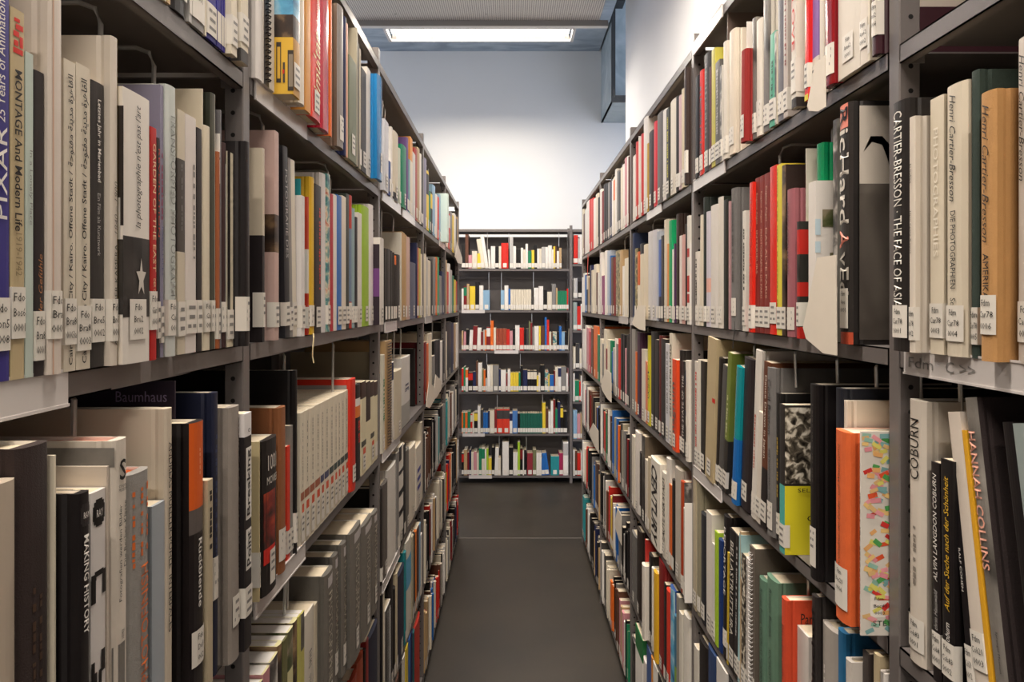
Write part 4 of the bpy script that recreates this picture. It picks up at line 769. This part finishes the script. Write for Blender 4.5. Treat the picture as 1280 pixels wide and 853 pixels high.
shelf('R', 1, 4, 866, [
 b(870, 575, 'b3a68c', 'grey-tan book by the upright', kind='p'), b(874.5, 566, '8d8670', 'olive beige book'), b(882.5, 643, '24262c', 'dark navy hardback', kind='h'), b(889.5, 641, 'd5cec4', 'white book right of the navy one', kind='p'), b(893, 680, 'cfc9c2', 'thin white booklet'), b(897, 665, '9fbf2e', 'lime green book', kind='p', label=False), b(902, 675, '1c3468', 'dark blue book', kind='h', label=False),
 b(908, 644, '201c1c', 'tall black book with white capitals', kind='h', lean=-1.5, lz=.03, titles=[('REPORTAGE', 'w', .45, .92, 'd', .35)]), b(910, 690, 'c2a52c', 'thin yellow book', lean=-1.5), b(917.5, 662, '1f1b1b', 'black book with large white capitals', kind='p', lean=-2, titles=[('BELLASTRUTTURA', 'd9d2c6', .25, .92, 'd', .5)]), b(921.5, 668, '2a2624', 'leaning black book with white script', lean=-2, ticks=dk('g')), b(924.5, 666, '9cc0c4', 'thin pale turquoise book', lean=-2), b(926, 665, 'b79e7c', 'tan book cover with small black type', label=False), b(931, 694, '241f1a', 'black book with foliage strip', kind='p', sp='leaf'),
 b(936.5, 698, 'd5cdc6', 'white spiral-edged book', lean=-1, ticks=[('m', .2, .95, .3, .3)]), b(945, 685, '5c544c', 'dark spiral bound book', kind='p', spiral='g', sp='6b6259', lz=.03, titles=[('OMBU', 'w', .1, .24, 'd', .4)], p=.01), b(956, 723, '5f7f6c', 'sage green book, left of the pair', kind='h', titles=[('Roman Bezjak SOCIALIST MODERNISM', '2c3a34', .2, .93, 'd', .35)]), b(969.5, 723, '64846f', 'sage green book, right of the pair', kind='h', label=False, titles=[('Roman Bezjak', '2c3a34', .62, .93, 'd', .3), ('SOCIALIST MODERNISM', '2c3a34', .1, .55, 'd', .22)]),
 b(983, 746, 'c9431fC', 'orange-red hardback with black type', x0=970.5, kind='h', p=.022, label=False, titles=[('Paradise now. Peter Bialobrzeski', '3a1a10', .1, .85, 'd', .32)], ctext=[('Paradise', '241009', .025, .075, .87, .93)], art=[(.022, .12, .45, .78, 'leaf')]), b(989.5, 793, 'leaf', 'short foliage-patterned book', kind='p', label=False), b(994, 786, '1d1717', 'short black book', kind='p', label=False), b(1010, 789, 'd3ccc5', 'short white book', x0=995, kind='p', label=False),
 b(1022, 746, '332e2d', 'dark grey book with black title', x0=1013.5, kind='h', p=.01, label=False, titles=[('Werner Bischof', '0e0c0c', .05, .95, 'u', .6, 0, BD)]), b(1044, 783, 'aaa29a', 'thick grey-white book', x0=1022.5, kind='h', label=False, ticks=[('e4ded6', .2, .8, .1, .2)]), b(1055, 789, '0f5f8cC', 'petrol blue hardback', x0=1045.5, kind='h', p=.012, label=False), b(1064, 826, 'cfc8c0', 'low white book beside the blue one', x0=1055.5, kind='h', p=.02, label=False), b(1085, 815, '4b4340', 'brownish grey book', x0=1077, kind='p', label=False), b(1098, 818, 'b5a586', 'worn beige book', x0=1090, kind='h', label=False), b(1108, 842, 'd9d2cb', 'low white book by the upright', x0=1099, kind='h', label=False)], p=.004)
shelf('R', 1, 5, 867, [b(872, 809, 'cfc8bc', 'white book by the upright', kind='p', hh=.3), b(883, 803, '221e1d', 'black book', kind='h'), b(895, 814, '2b3f66', 'blue book with pale cover', kind='h', art=[(.01, .2, 0, 1, '8fa3b8')]), b(908, 831, 'cfcac4', 'white book with dark letter', kind='p', titles=[('B', 'k', .8, .9, 'h', .5)]), b(925, 845, 'k', 'black book'), b(945, 850, 'w', 'white book')], p=.004)
shelf('R', 2, 1, 791, [b(794, 195, 'd6cfc8', 'slim white book by the upright'), b(797, 178, 'c4352d', 'slim red book'), b(800.5, 172, 'cfc9bd', 'slim cream book'), b(803.5, 168, 'c02f2a', 'second slim red book'), b(808, 148, 'd4cfca', 'tall white book with grey panel', kind='h'), b(810, 180, 'b9963c', 'slim ochre book'), b(816, 165, '2f2422', 'dark brown book', kind='h', p=.01), b(820, 153, 'cf3740', 'raspberry red book'), b(827.5, 142, '5c5754', 'dark grey hardback', kind='h'), b(832.5, 138, 'd7d1cd', 'white book left of black and yellow one'), b(836.5, 136, '2c2b24', 'black book with yellow-green lettering', ticks=[('b6b02c', .25, .9, .4)]), b(844, 126, 'd8d0c2', 'tall cream hardback', kind='h'), b(847.5, 121, '2b2422', 'slim black book'), b(851, 120, 'c9aeb0', 'slim pink-white book'), b(854.5, 112, 'd3c6ab', 'slim cream book left of dark brown one'), b(860, 84, '3a2c27', 'thick dark brown hardback', kind='h', p=.014, lz=.03, lh=.06, dd=.27)], p=.008)
shelf('R', 2, 2, 790, [b(792.5, 292, '25304d', 'navy book by the upright', label=False), b(796, 311, '3a3128', 'dark patterned book', sp='cam'), b(799, 315, 'c8653a', 'slim orange book', bands=[(0, .5, 'c')]), b(803.5, 305, 'd4c8b2', 'cream book with dark top', kind='h', bands=[(.86, 1, '2b2b30')]), b(809, 306, 'd4c8b2', 'second cream book'), b(814.5, 290, 'c9c6c6', 'slim grey-white book', kind='h'), b(820, 288, 'c4c2c6', 'second grey-white book', kind='h'), b(823, 290, 'aab0bb', 'slim blue-grey book'), b(826, 300, '3d5fa8', 'slim blue book', bands=[(0, .3, '22233a')]), b(829, 295, '3b3836', 'spiral bound dark book', spiral='w'), b(833.5, 275, 'cdc2ae', 'tall cream book', kind='h'), b(836, 305, 'd08848', 'slim orange book right of cream'), b(839.5, 276, '0f9a5f', 'slim bright green book'), b(842, 312, 'w', 'slim white book'), b(844, 305, '4a2b4f', 'slim plum book'), b(849, 268, '2f201a', 'tall dark brown book with portrait', kind='h'), b(852, 295, 'd8cfc9', 'white book with red line', patch=[(.1, .9, .6, .8, 'r')]), b(856, 294, 'c99a92', 'slim rose book'), b(858.5, 280, '2b2828', 'slim black book right of rose'), b(862, 270, 'd8d3ca', 'white and red banded book', bands=[(.2, .28, 'b3261c'), (.3, .45, 'b3261c'), (.62, .70, 'b3261c')]), b(866.5, 304, 'd9d4cf', 'white book right end of the shelf')], p=.005)
shelf('R', 2, 3, 789.5, [b(794, 412, '8a8681', 'grey book by the upright'), b(795.5, 440, 'o', 'thin orange book'), b(801, 416, '3e1f36', 'plum hardback', kind='h', p=.008), b(806.5, 437, 'd2cab9', 'cream book'), b(808.5, 452, 'c9795a', 'thin salmon book'), b(812.5, 420, 'cbbf2d', 'yellow book with black lettering', ticks=[('k', .3, .6, .6)]), b(818.5, 415, '2c2a29', 'black hardback', kind='h'), b(823, 425, '252120', 'black book'), b(826, 420, '5c2422', 'slim dark red book'), b(831.5, 424, '262221', 'second black book'), b(836.5, 430, 'c9c8cc', 'white book with tiny text', ticks=dk('m')), b(840, 417, 'd5cbb9', 'white book with tall black capitals', kind='p', titles=[('ZEITINSPRUNG', 'k', .25, .9, 'u', .6)]), b(847, 450, 'd9471f', 'orange book with grey lowercase title', kind='p', p=.012, titles=[('magnum', '6b6664', .15, .75, 'u', .75, 0, BD)]), b(851.5, 438, '2a2523', 'black book right of the orange one', kind='h'), b(856, 452, '211d1c', 'black book with white bold type', titles=[('THE STATE OF THE', 'w', .2, .85, 'u', .5)]), b(866, 452, 'd8d0c4', 'white book with colour portrait', kind='h', patch=[(.45, .9, .05, .45, '2f4470'), (.5, .75, .15, .4, 'c98a6c'), (.1, .35, .05, .45, 'bw2')], p=.01)], p=.004)
shelf('R', 2, 4, 789.5, [b(793, 545, 'cfc6b8', 'white book by the upright'), b(798.5, 540, 'd6cec7', 'white hardback', kind='h'), b(802, 566, '2c2624', 'black book'), b(806, 545, '6a5d4e', 'brown-grey book', sp='bw2'), b(809, 575, 'c9bfb0', 'cream book'), b(812, 572, 'b9ab94', 'beige book'), b(825, 576, 'd9d2c6', 'white book with huge black slanted capitals', kind='h', p=.012, label=False, titles=[('CENTURY', 'k', .03, .93, 'd', .78, 0, (0.02, .2))]), b(832, 590, 'd4ccbf', 'white book with black text lines', titles=[('BEAUTE DER STADT', 'k', .15, .95, 'u', .5, 0, BD)]), b(836, 573, 'd6cfc6', 'white book left of orange'), b(839, 606, 'd0652f', 'slim orange book'), b(842.5, 600, '2a2523', 'slim black book'), b(850, 586, 'b5aca0', 'beige hardback with dark cover', kind='h'), b(853.5, 602, 'a8401f', 'short red book with photo cover', p=.012, art=[(.004, .1, 0, 1, 'bw')]), b(857, 636, 'c3bab4', 'low white and red book', p=.016), b(866, 636, 'ddd8d2', 'low thick white book', kind='h', p=.02, label=False)], p=.004)
shelf('R', 2, 5, 788.7, [b(795, 668, '6b6865', 'grey book', kind='h'), b(800, 662, '2f2723', 'black book by the upright'), b(806, 706, 'd8d0c5', 'white book', kind='h', p=.02), b(808.5, 676, 'b3302a', 'short red book'), b(814, 692, '221d1b', 'black hardback', kind='h'), b(816, 710, 'w', 'thin white book'), b(821, 716, 'dba929', 'yellow book', kind='h', p=.01, label=False), b(829.5, 698, '7a1b1c', 'dark red hardback', kind='h'), b(832, 730, '241f1e', 'slim black book'), b(836.5, 738, 'd23a26', 'red paperback'), b(842, 735, '2e4f8f', 'blue book with photo', kind='h', sp='sky'), b(845, 770, '3f6f8a', 'book with blue, green and yellow bands', bands=[(0, .25, 'c9a83a'), (.25, .45, '7d9a45')]), b(848.5, 745, '8a867d', 'grey book right of the blue one'), b(852, 766, 'cfc9bd', 'low white book', kind='p'), b(860, 769, 'd9d3c9', 'white hardback with dark arc on the cover', x0=853, kind='h', art=[(.03, .09, .5, .75, 'k')])], p=.004)
shelf('R', 2, 6, 788.5, [b(794, 800, 'bw', 'photo-wrapped book', sp='bw2'), b(803, 790, '1f6b38', 'green book with white band', bands=[(.3, .75, 'w'), (0, .3, 'b3202a')]), b(808, 826, 'd6cfc8', 'white book', kind='h'), b(813, 800, '3f5a8f', 'blue book'), b(816, 820, 'd08a3f', 'orange book'), b(822, 830, 'w', 'second white book'), b(830, 840, 'k', 'black book'), b(838, 832, 'c2a23a', 'ochre book')], p=.004)
shelf('R', 4, 1, 727.4, line('728.5,262,c 731,268,n 733,262,w 736,252,w 738,250,r 741,249,cf2f2a,h 744,249,w 747,243,c 749.2,247,k'))
shelf('R', 3, 1, 750, line('751.5,237,w 754,240,R 756.5,231,k 759,230,k,h 762,229,m 764,228,B 766.5,226,w 768.5,222,c,^o 770.5,212,w 773,214,m 775.5,215,k 777.5,210,c 780,206,w 783,198,P 785,196,w 787.8,195,n,h'))
shelf('R', 4, 2, 727.4, line('728.5,347,w 731,342,w 732.5,344,b 735,343,k,^c 737,347,t 739,332,B 741.5,338,c 745,331,c,h 747,341,n 749.2,341,w'))
shelf('R', 3, 2, 750, line('752,316,w 755,345,8a3a6a 758,314,w 762,314,a9b3c2,h 763.5,320,b 766,322,n 768.5,322,R 774,314,cam 777,313,t 780.5,333,w 785.5,323,c 788,311,k'))
shelf('R', 4, 3, 728, line('731,412,w 733,407,w 735.5,410,P 738.5,415,c23a4a 741,411,n 746.5,408,o,h 749.2,419,G'))
shelf('R', 3, 3, 750, line('752,424,c 754,430,m 757,412,c,h 759,436,R 762,425,c 764,426,G 766,440,b 768,435,g 770,424,w 772,430,m 775,424,r 778,418,k,h 781,419,k 783,436,P 785,419,k 787.8,418,d,h'))
for lev, tk4, tk3 in ((4, 'g6 P5 m6 n6 n6 k5 e4 b4', 'w6 w5 r5 G5 w6 n5 b7 b6 o5 w5 m5 k4 k5'), (5, 'w5 c4 r5 k6 k6 b5 n6 k5', 'k6 w6 n5 r6 y5 w4 b5 m5 k4 k5'), (6, 'T6 n5 w6 k6 B6 k5', 'w6 w6 c5 c5 o4 k5 m5 P5 w4 G4')):
    fill('R', 3, lev, 749.6, 788.5, tk3); fill('R', 4, lev, 727.4, 749.6, tk4)

# ------------------------------------------------------------------ bookcase at the end of the aisle
shelf('B', 0, 1, 577, line('581.5,306,k 585.5,293,n 590,319,P 596.5,314,c,h 601,317,y 606.5,299,c,/9 611,294,w,/9 613.5,312,w,/4 619,308,w,h 623.5,309,k 626.5,308,c 635.5,304,r,h 641.5,296,g,<637 645,308,w 647.5,312,k 651,312,k 654,310,w 657,312,c 660,305,w 664.5,314,G 668,313,y 671.5,306,k 674,311,w 677,311,c 681.5,309,g 685.5,309,w 690,307,w,h 692,312,w 694,308,y 696,308,n 699,314,w 702,310,t'))
shelf('B', 0, 2, 577, line('579.5,361,w 583.5,358,R,^G 586.5,355,t 594,358,y,h,<587 599,353,k 604,357,w,h 612,363,s 630.5,363,s,<626 635.5,357,w,h 638,361,b 641.3,362,c 644.6,362,c 647.9,362,c 651.2,362,c 654.5,362,c 657.8,362,c 661,362,c 664,362,c 667.5,371,d 673.5,360,w,h 679,358,w 684,363,k 690,365,c 695,355,m,h 697,360,t 699.4,364,G 701.7,364,G 704,364,G 706.3,364,G 708.6,364,G 711,361,r 713,360,T'))
shelf('B', 0, 3, 577, line('579,414,t 582.5,415,P,/-2 586,412,k 590.5,413,w,/-3 596,408,R,/-2 601,410,w,/-2 604,415,R 606,413,g 608,413,o 613,409,R,h,^w 617,401,o 620,410,c 623.6,411,9a4630,h 628.2,411,9a4630,h 633,411,9a4630,h 637,412,r 641,414,P 644,411,k 649.5,407,w,h 655,410,r,h 658,412,k 661,411,d 663,402,v 665.5,404,R 668,409,m 673.5,408,w,h 676,408,y 681,408,n,h 683.5,397,b 686.5,400,r 689,415,c 691,416,n 696,415,mul 699,415,k 702,408,b 706,415,s 708.5,415,k 710,401,k 712.5,411,c,/-2'))
shelf('B', 0, 4, 577, line('579.5,461,r 581.8,459,G 585,461,w,^o 591,466,k,h,^r 595,465,B 597.5,452,n 602.5,454,w,h 604.5,462,v 606.8,463,o 609,474,g 613,457,w 616,457,c 623.5,457,m,h 626,462,B 632.5,463,w,h 634.5,467,R 638,462,w 641.5,466,y 645,466,y 648.3,466,y 650.5,466,G 653.5,458,k 659.5,463,B,h 663,464,k,^c 667,464,k,^c 671,464,k,^c 673,470,y 675.5,467,c 681,457,k,h 685.5,463,mul 687,468,y 692.5,469,b,h 694,464,R 697.5,459,c 701.5,459,w,^B 707.8,459,m,h 710,467,w 712.5,461,P'))
shelf('B', 0, 5, 577, line('579,516,o 581.3,516,G 584.3,516,o 588,515,G 590.5,518,r,^c 592.5,517,c 597,516,k,^y 600.5,508,w 604,513,d 606.5,516,b 610,516,b 612,514,B 618,514,c,h 621,512,R 629,512,cf3a28,h,^d 637,512,cf3a28,h,^d 640.5,516,w,^B 647,514,4a78b5,h 650,517,k 653.2,517,1c5a4a 656.4,517,1c5a4a 659.6,517,1c5a4a 662.8,517,1c5a4a 666,517,1c5a4a 669,517,1c5a4a 672,517,1c5a4a 675,517,1c5a4a 678,517,1c5a4a 682,504,y 685.5,511,n 688.5,515,w 691.5,502,w 694,500,R 697,512,G 700.5,503,B 704,509,k,^y 709,515,k,h'))
shelf('B', 0, 6, 577, line('579.8,567,k,^r 584,563,t 586.5,566,R 589,563,B 592,566,c 596,565,P 598.5,567,c 602,561,G 606,560,c,^G 608,562,w 610.5,561,l 614.5,573,y 618,560,k 622.5,560,w,/-2 626,573,c 636,553,w,h,<628 641.5,560,k,h 644,566,w 647,566,w 650,553,l 653.5,561,k,^R 655,564,w 657.8,563,k 666,567,8c2f38,h,<659 670.5,563,v,h 673.8,567,w 677,567,w 681,573,b 687,567,b,/8 699,571,T,h,<688.5 704,567,9c2a50,h 710.8,553,w,h,^g'))
for lev, zz, s in ((1, 1.626+50*6.5/897, '717,292,d 722.6,294,r,h 725,298,g 728,296,w 732,300,w'), (2, 1.626+7*6.5/897, '717,350,m 722,348,g 728,352,k'), (3, 1.626-33*6.5/897, '721.5,378,8f9c98,h 726,383,r 731,380,w'), (4, 1.626-81*6.5/897, '719.5,434,c 724.5,430,d 728,436,c 732,430,k'),
                   (5, 1.626-122*6.5/897, '718.5,467,w 724,476,G 726,477,r 731,470,w'), (6, 1.626-169*6.5/897, '721.5,513,s,h 725.5,518,P 729,517,t'), (7, 1.626-215*6.5/897, '718.5,563,w 721.5,564,n 726,567,r 731,565,w')):
    shelf('B', 1, lev, 715.2, line(s), z=zz)

# ------------------------------------------------------------------ which books are objects of their own: the 300 largest in the photo
for S in BOOKS: S['hero'] = False
for S in sorted(BOOKS, key=lambda S: -S['area'])[:300]: S['hero'] = True
ORD = {1: 'top', 2: 'second', 3: 'third', 4: 'fourth', 5: 'fifth', 6: 'bottom', 7: 'bottom'}
BAYN = {('L', 0): 'nearest left bay', ('L', 1): 'second left bay', ('L', 2): 'third left bay', ('L', 3): 'fourth left bay', ('L', 4): 'last left bay',
        ('R', 0): 'nearest right bay', ('R', 1): 'second right bay', ('R', 2): 'third right bay', ('R', 3): 'fourth right bay', ('R', 4): 'last right bay', ('B', 0): 'end bookcase', ('B', 1): 'end bookcase, right bay'}
def place_name(S): return '%s shelf of the %s' % (ORD[S['lev']], BAYN[(S['side'], S['bay'])])
def base_colour(S):
    c = S['col'].rstrip('CL') if len(S['col']) in (2, 7) else S['col']
    if c in CNAME: return CNAME[c]
    try: v = rgb(c)
    except Exception: return 'picture'
    return CNAME[min(COL, key=lambda k: sum((a-d)**2 for a, d in zip(v, rgb(COL[k]))))]
def look(S):
    if S['desc']: return S['desc']
    w = 'thin' if S['t'] < .014 else 'thick' if S['t'] > .04 else 'tall' if S['h'] > .29 else 'short' if S['h'] < .2 else ''
    return (w+' '+base_colour(S)+' book').strip()
def short(S):
    return base_colour(S)
def make_labels():
    H = [S for S in BOOKS if S['hero']]
    cnt = {}
    REL = (' right ', ' left ', ' of ', ' beside', ' above', ' behind', ' by ', ' between', ' after', ' near', ' with ', 'nearest', 'second', 'first', 'third', 'last')
    for S in H:
        lk = look(S); where = '%s shelf, %s' % (ORD[S['lev']], BAYN[(S['side'], S['bay'])]); S['lb'] = '%s, %s' % (lk, place_name(S))
        if not any(r in lk+' ' for r in REL):      # plain look: say what it stands next to
            for nb, side in ((S['nbl'], 'right'), (S['nbr'], 'left')):
                if nb is None: continue
                n = look(nb)
                for cut in (' with ', ' right of ', ' left of ', ' by ', ' behind ', ' beside ', ' showing ', ' standing ', ', '): n = n.split(cut)[0]
                lb = '%s, %s of the %s, %s' % (lk, side, n, where)
                if len(lb.split()) <= 16: S['lb'] = lb; break
        cnt.setdefault(S['lb'], []).append(S)
    nth = ('first', 'second', 'third', 'fourth', 'fifth', 'sixth', 'seventh', 'eighth', 'ninth', 'tenth', 'eleventh', 'twelfth')
    for lb, G in cnt.items():
        if len(G) < 2: continue
        G.sort(key=lambda S: S['xa'])
        for i, S in enumerate(G):
            S['lb'] = '%s, %s from left of %d alike, %s' % (look(S), nth[i], len(G), '%s shelf, %s' % (ORD[S['lev']], BAYN[(S['side'], S['bay'])]))
    for S in H:
        w = S['lb'].split()
        if len(w) > 16: S['lb'] = S['lb'].replace(' shelf of the ', ' shelf, ').replace(' from left of ', ' of ')
        if len(S['lb'].split()) > 16: print('LONG', len(S['lb'].split()), S['lb'])
make_labels()
ROTZ = {'L': PI, 'R': 0.0, 'B': PI/2}
NS = {'L': 1, 'R': -1, 'B': 0}
def frame(S):
    if S['side'] == 'L': return (-(AL-S['pp']), S['uc'], S['z'])
    if S['side'] == 'R': return (AR-S['pp'], S['uc'], S['z'])
    return (S['uc'], YB-S['pp'], S['z'])
def lean_of(S):
    """lean in degrees -> rotation about the book's own x axis; positive: top away from the camera (or to the photo's left at the end)"""
    a = math.radians(S.get('lean', 0.0))
    return {'L': a, 'R': -a, 'B': -a}[S['side']]
stf = MB()
def drop(S):
    """keeps a leaning book's lowest edge on the shelf"""
    return abs(math.sin(lean_of(S)))*S['t']/2
for S in BOOKS:
    x, y, z = frame(S); lx = lean_of(S)
    if S['hero']:
        e = empty('book', (x, y, z+drop(S)+.0004), ROTZ[S['side']], lx)
        tag(e, S['lb'], 'book', 'books on the '+place_name(S))
        cv, pg, lb = MB(), MB(), MB()
        book_mesh(S, cv, pg, lb, NS[S['side']])
        cv.build('cover', e); pg.build('page_block', e)
        if lb.v: tag(lb.build('call_number_label', e), 'white call number sticker on the spine')
    else:
        M = Matrix.Translation((x, y, z+drop(S)+.0004)) @ Matrix.Rotation(ROTZ[S['side']], 4, 'Z') @ Matrix.Rotation(lx, 4, 'X')
        book_mesh(S, stf, stf, stf, NS[S['side']], M, simple=True)
o = stf.build('shelved_books')
tag(o, 'smaller books filling the far bays and shadowed corners of all three bookcases', 'books', None, 'stuff')

# ------------------------------------------------------------------ loose paper slips and ribbons on the shelves
SLIP = plain('cream_card', 'd9cfc0', .6, .04, 30)
def slip(side, x0, x1, ytop, ybot, label, pp, taper=.45, cut='l'):
    """a folded card that hangs over the shelf front: narrow at the top, notched foot"""
    a = AL if side == 'L' else AR; sg = -1 if side == 'L' else 1
    Y = FPX*(a-pp)/(sg*((x0+x1)/2-VX)); w = abs(x1-x0)*Y/(a-pp)*Y/FPX; h = (ybot-ytop)*Y/FPX
    X = sg*(a-pp); Z = EYE+(VY-ybot)*Y/FPX; ya, yb = Y-w/2, Y+w/2
    m = MB(); t = .0006
    far, near = (yb, ya)
    pts = [(far-w*.10, h*.13), (far, h*.25), (far-w*.45, h), (near+w*.02, h*1.0), (near, 0.0), (far-w*.62, 0.0)] if cut == 'l' else [(near, h*.2), (near+w*.35, 0), (far, h*.12), (far, h*.45), (near+w*.25, h)]
    n = len(pts)
    m.add([(X+s*t, y, Z+z) for s in (-1, 1) for y, z in pts], [tuple(range(n)), tuple(range(n, 2*n))[::-1]]+[(i, (i+1) % n, n+(i+1) % n, n+i) for i in range(n)], SLIP)
    tag(m.build('paper_slip'), label, 'paper slip', 'cream card slips hanging over shelf fronts')
slip('R', 1009, 1032, 78, 141, 'cream card slip over the top right shelf front beside a dark red book', .030)
slip('R', 1003, 1045, 322, 441, 'large cream card slip below the tabbed white book, right', .034)
slip('R', 790, 806, 382, 412, 'cream card slip at the second shelf front of the third right bay', .022)
slip('R', 751, 764, 462, 497, 'cream card slip at third shelf front, fourth right bay', .02)
slip('R', 736, 748, 530, 556, 'cream card slip at fourth shelf front, last right bay', .02)
slip('R', 768, 777, 636, 672, 'cream card slip at fifth shelf front, fourth right bay', .02)
slip('L', 542, 552, 466, 496, 'cream card slip at third shelf front, fourth left bay', .02, cut='r')
slip('L', 533, 545, 474, 508, 'lower cream card slip at third shelf front, fourth left bay', .026, cut='r')
slip('L', 569, 578, 305, 330, 'cream card slip at the far end of the left top shelf', .02, cut='r')
def ribbon(side, pts, w, label, col, pp):
    a = AL if side == 'L' else AR; sg = -1 if side == 'L' else 1
    m = MB(); vs = []
    for x, y, dp in pts:
        Y = FPX*(a-pp-dp)/(sg*(x-VX)); vs += [(sg*(a-pp-dp), Y+s*w/2, EYE+(VY-y)*Y/FPX) for s in (-1, 1)]
        vs += [(sg*(a-pp-dp-.0006), Y+s*w/2, EYE+(VY-y)*Y/FPX) for s in (-1, 1)]
    n = len(pts); fs = []
    for i in range(n-1):
        o = 4*i; fs += [(o, o+1, o+5, o+4), (o+2, o+6, o+7, o+3), (o, o+4, o+6, o+2), (o+1, o+3, o+7, o+5)]
    m.add(vs, fs, mat(col)); tag(m.build('ribbon_bookmark'), label, 'ribbon')
ribbon('L', [(391.5, 417, 0), (392, 422, .004), (391, 435, .006), (390.5, 446, .006), (392, 454, .008)], .006, 'cream ribbon bookmark dangling below the yellow hardback', 'd8c69a', .012)
ribbon('R', [(735, 318, 0), (735, 326, .006), (734.6, 335, .006), (734.4, 345, .006)], .03, 'red ribbon bookmark dangling from the far right top shelf', 'c93a22', .02)
ribbon('R', [(918, 402, 0), (918.5, 412, .005), (917, 424, .007), (916, 436, .009)], .004, 'thin black ribbon bookmark dangling below the grey cloth book, right', '1c1a1a', .012)
